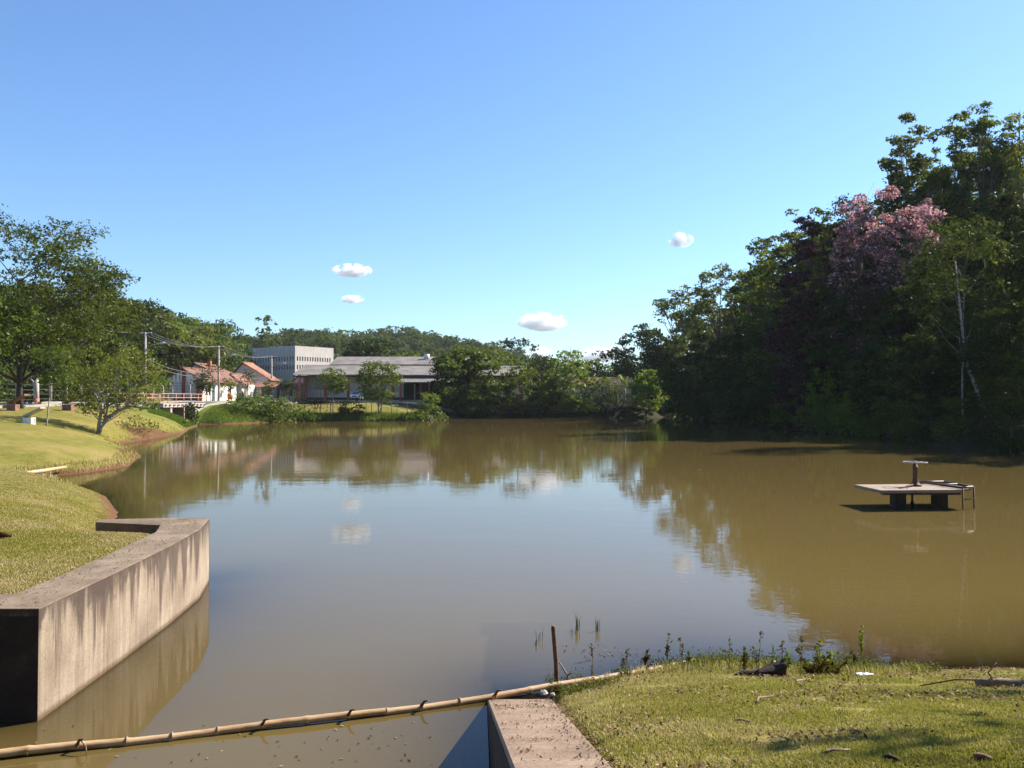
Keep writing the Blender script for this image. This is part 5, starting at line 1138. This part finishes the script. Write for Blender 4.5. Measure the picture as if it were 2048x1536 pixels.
k = (x > e) & (y < ys_ + vnoise(x * 2, y * 2, 6) * .25 + .05) & (rg.uniform(size=len(x)) < .80 + .9 * vnoise(x * 2.4, y * 2.4, 8) + .4 * vnoise(x * 9, y * 9, 18))
blades('lawn_grass', x[k], y[k], .021, .0021, 1, 'blade', 'short green and straw grass of the right bank', 'grass', .30, lean=.85)
x, y = wedge(26000, 5.5, 10.3, .03, .5); ys_ = np.interp(x, YS_X, YS_Y); k = (x > .5) & (np.abs(y - ys_ + .35) < .5) & (vnoise(x * 1.7, y * 1.7, 12) > -.15)
blades('shore_grass', x[k], y[k], .085, .0035, 2, 'blade', 'ragged taller grass along the right water edge', 'grass', .5, lean=.7)
x, y = wedge(430000, 7.9, 34, -.66, -.30); s_ = sdist(x, y)
inn_x = np.interp(y, [7.8, 8.35, 9.5, 11, 12.3, 13.3, 14], [-5.0, -5.03, -5.07, -5.19, -5.31, -5.65, -7.0])
k = (s_ > .12) & ((y > 13.9) | (x < inn_x)) & (y > 8.4) & ~((np.abs(y - 13.55) < .2) & (x > -7.1))
blades('left_lawn_grass', x[k], y[k], .022, .0038, 3, 'blade', 'short yellowish grass of the left lawn', 'grass', .42, lean=.8)
x, y = wedge(170000, 86, 122, -.44, -.27); s_ = sdist(x, y); k = (s_ > .1) & (y < 120) & (x > -39.4) & (s_ < 5 + 3 * vnoise(x * .5, y * .5, 2)) & (rg.uniform(size=len(x)) < np.clip((x + 40.5) / 3, 0, 1))
blades('bank_grass', x[k], y[k], .20, .018, 4, 'blade_fresh', 'bright lush grass on the banks by the bridge', 'grass', .1)
x, y = wedge(60000, 28, 95, -.62, -.3); s_ = sdist(x, y); k = (s_ > .05) & (s_ < .8)
blades('waterline_grass', x[k], y[k], .16, .012, 5, 'blade', 'tufted grass fringe along the left waterline', 'grass', .4)
x, y = wedge(30000, 119, 126, -.27, -.08); s_ = sdist(x, y); k = (s_ > .0) & (s_ < 2.0)
blades('far_shore_grass', x[k], y[k], .5, .03, 6, 'blade_fresh', 'weedy grass fringe along the far shore', 'grass', .2)
# low straggly scrub along the right waterline
n = 34000; x = rg.uniform(.35, 4.8, n); ysx = np.interp(x, YS_X, YS_Y); y = ysx + rg.normal(-.12, .28, n); cl = vnoise(x * 3.2, y * 3.2, 21) + .5 * vnoise(x * 9, y * 9, 22)
k = (cl > .05) & (y < ysx + .45); x, y = x[k], y[k]; n = len(x); zz = np.maximum(terr(x, y), 0) + np.abs(rg.normal(0, .028, n)) * (1 + cl[k])
C = np.stack([x, y, zz + .01], 1); V, F = leaf_quads(C, unit(rg.normal(size=(n, 3)) + np.array([0, 0, .4])), .011, rg, .4)
k1 = rg.uniform(size=n) < .62; kk = np.repeat(k1, 4)
for nm, mk, mt, lab in (('shore_scrub', k1, 'leaf_brown', 'brown withered low scrub along the right water edge'), ('shore_herbs', ~k1, 'leaf_light', 'small green herbs among the scrub at the water edge')):
    V, F = leaf_quads(C[mk], unit(rg.normal(size=(mk.sum(), 3)) + np.array([0, 0, .4])), .012, rg, .4)
    tag(link_mesh(nm, np_mesh(nm, V, F, np.repeat(rg.uniform(0, 1, mk.sum()), 4)), M[mt]), lab, 'scrub', kind='stuff')
# fallen leaves
def litter(name, xs, ys, zz, size, seed, label, m='litter'):
    rg = np.random.default_rng(seed); n = len(xs); C = np.stack([xs, ys, zz], 1); Nn = unit(rg.normal(size=(n, 3)) * .45 + np.array([0, 0, 1.0]))
    V, F = leaf_quads(C, Nn, size, rg, .45); return tag(link_mesh(name, np_mesh(name, V, F, np.repeat(rg.uniform(0, 1, n), 4)), M[m]), label, 'leaf litter', kind='stuff')
x, y = wedge(26000, 2.9, 9.6, .0, .72); ys_ = np.interp(x, YS_X, YS_Y); k = (y < ys_) & (x > .3) & (vnoise(x * 1.5, y * 1.5, 14) + (y - 6) * .2 > rg.uniform(-.4, 1.2, len(x)))
litter('fallen_leaves', x[k], y[k], terr(x[k], y[k]) + .028, .013, 8, 'brown dry leaves and debris on the right bank')
y = rg.uniform(3.4, 8.4, 3600); x = rg.uniform(-.22, .52, 3600); k = (vnoise(x * 4, y * 4, 15) > .15) | (rg.uniform(size=3600) < .12 + .5 * (x > .3)); k &= (x > ll(y) + .03); x, y = x[k], y[k]
litter('ledge_debris', x, y, np.minimum((8.35 - y) * .295, 1.5) + .008, .010, 9, 'dry crumbs and leaves on the spillway wall top')
x = np.concatenate([rg.uniform(-4.5, -.5, 90), rg.uniform(-2.6, -.6, 60), rg.uniform(.6, 2.4, 60)]); y = np.concatenate([rg.uniform(5.9, 7.8, 150), rg.uniform(9.5, 10.2, 60)])
litter('floating_debris', x, y, np.full(len(x), .006), .017, 10, 'leaf scraps floating on the water below the bamboo pole')
x = rg.uniform(-7.5, -4.4, 3000); y = rg.uniform(7.85, 13.5, 3000); xo = np.interp(y, [7.78, 9.5, 11.2, 12.6, 13.75], [-4.43, -4.5, -4.6, -4.74, -5.02]); xi = np.interp(y, [8.35, 9.5, 11, 12.3, 13.28], [-5.0, -5.04, -5.16, -5.28, -5.6])
k = (x < xo - .06) & (x > xi - .02); litter('coping_debris', x[k], y[k], np.full(k.sum(), 1.058), .012, 11, 'dry grass clippings scattered on the retaining wall coping')

# ------------------------------------------------------------------ clouds
import bmesh
def cloud(px, py, wpx, hpx, lab, seed, dn=1.0):
    d = 3000; c = P(px, py, d); W, Hh = wpx / FPX * d, hpx / FPX * d
    m, ns, ls = newmat('cloud_vapour'); tc = ns.new('ShaderNodeTexCoord')
    mp = N(ns, 'Mapping'); mp.inputs['Location'].default_value = (seed * 371.0, 0, 0); ls.new(tc.outputs['Object'], mp.inputs[0])
    nz = noise(ns, ls, mp.outputs[0], 1.7 / Hh, 7, .6); nb = noise(ns, ls, mp.outputs[0], 2.2 / W, 2, .5)
    sc2 = N(ns, 'Mapping'); sc2.inputs['Scale'].default_value = (2 / W, 2.4 / W, 1.9 / Hh); sc2.inputs['Location'].default_value = (0, 0, .25); ls.new(tc.outputs['Object'], sc2.inputs[0])
    ln = N(ns, 'VectorMath', operation='LENGTH'); ls.new(sc2.outputs[0], ln.inputs[0])
    a = N(ns, 'Math', operation='MULTIPLY_ADD'); ls.new(nz, a.inputs[0]); a.inputs[1].default_value = 7.5; a.inputs[2].default_value = -3.1
    a1 = N(ns, 'Math', operation='MULTIPLY_ADD'); ls.new(nb, a1.inputs[0]); a1.inputs[1].default_value = 1.0; ls.new(a.outputs[0], a1.inputs[2])
    b_ = N(ns, 'Math', operation='SUBTRACT'); ls.new(a1.outputs[0], b_.inputs[0]); ls.new(ln.outputs['Value'], b_.inputs[1])
    e = N(ns, 'Math', operation='MULTIPLY'); e.use_clamp = True; ls.new(b_.outputs[0], e.inputs[0]); e.inputs[1].default_value = 1.6
    f = N(ns, 'Math', operation='MULTIPLY'); ls.new(e.outputs[0], f.inputs[0]); f.inputs[1].default_value = 2.6 * dn / Hh
    v = N(ns, 'VolumePrincipled', Anisotropy=.0); v.inputs['Color'].default_value = (1, 1, 1, 1); ls.new(f.outputs[0], v.inputs['Density'])
    o = ns.new('ShaderNodeOutputMaterial'); ls.new(v.outputs[0], o.inputs[1])
    bm = bmesh.new(); bmesh.ops.create_icosphere(bm, subdivisions=4, radius=1)
    for q_ in bm.verts: q_.co = Vector((q_.co.x * W * .62, q_.co.y * W * .5, q_.co.z * Hh * .62))
    me = bpy.data.meshes.new('cloud'); bm.to_mesh(me); bm.free(); o = link_mesh('cloud', me, m); o.location = c; tag(o, lab, 'cloud')
sc.cycles.volume_bounces = 3; sc.cycles.volume_max_steps = 96
cloud(703, 540, 66, 22, 'small flat white cloud, upper of the two at left', 1); cloud(704, 598, 38, 14, 'tiny white cloud, lower of the two at left', 2); cloud(1085, 643, 86, 32, 'largest white puffy cloud above the far trees', 3)
cloud(1363, 479, 42, 26, 'highest small cloud at right centre', 4); cloud(1078, 703, 46, 20, 'low faint cloud at the end of the ridge', 5, .5); cloud(1205, 708, 90, 26, 'cloud just above the treetops left of the right bank', 6)

# ------------------------------------------------------------------ air
m, ns, ls = newmat('air'); v = N(ns, 'VolumePrincipled', Density=HAZE, Anisotropy=.2); v.inputs['Color'].default_value = (.86, .92, 1, 1)
o = ns.new('ShaderNodeOutputMaterial'); ls.new(v.outputs[0], o.inputs[1])
tag(MB().box(-1510, 1510, -60, 1610, -6, 95).build('haze', m), kind='stuff')
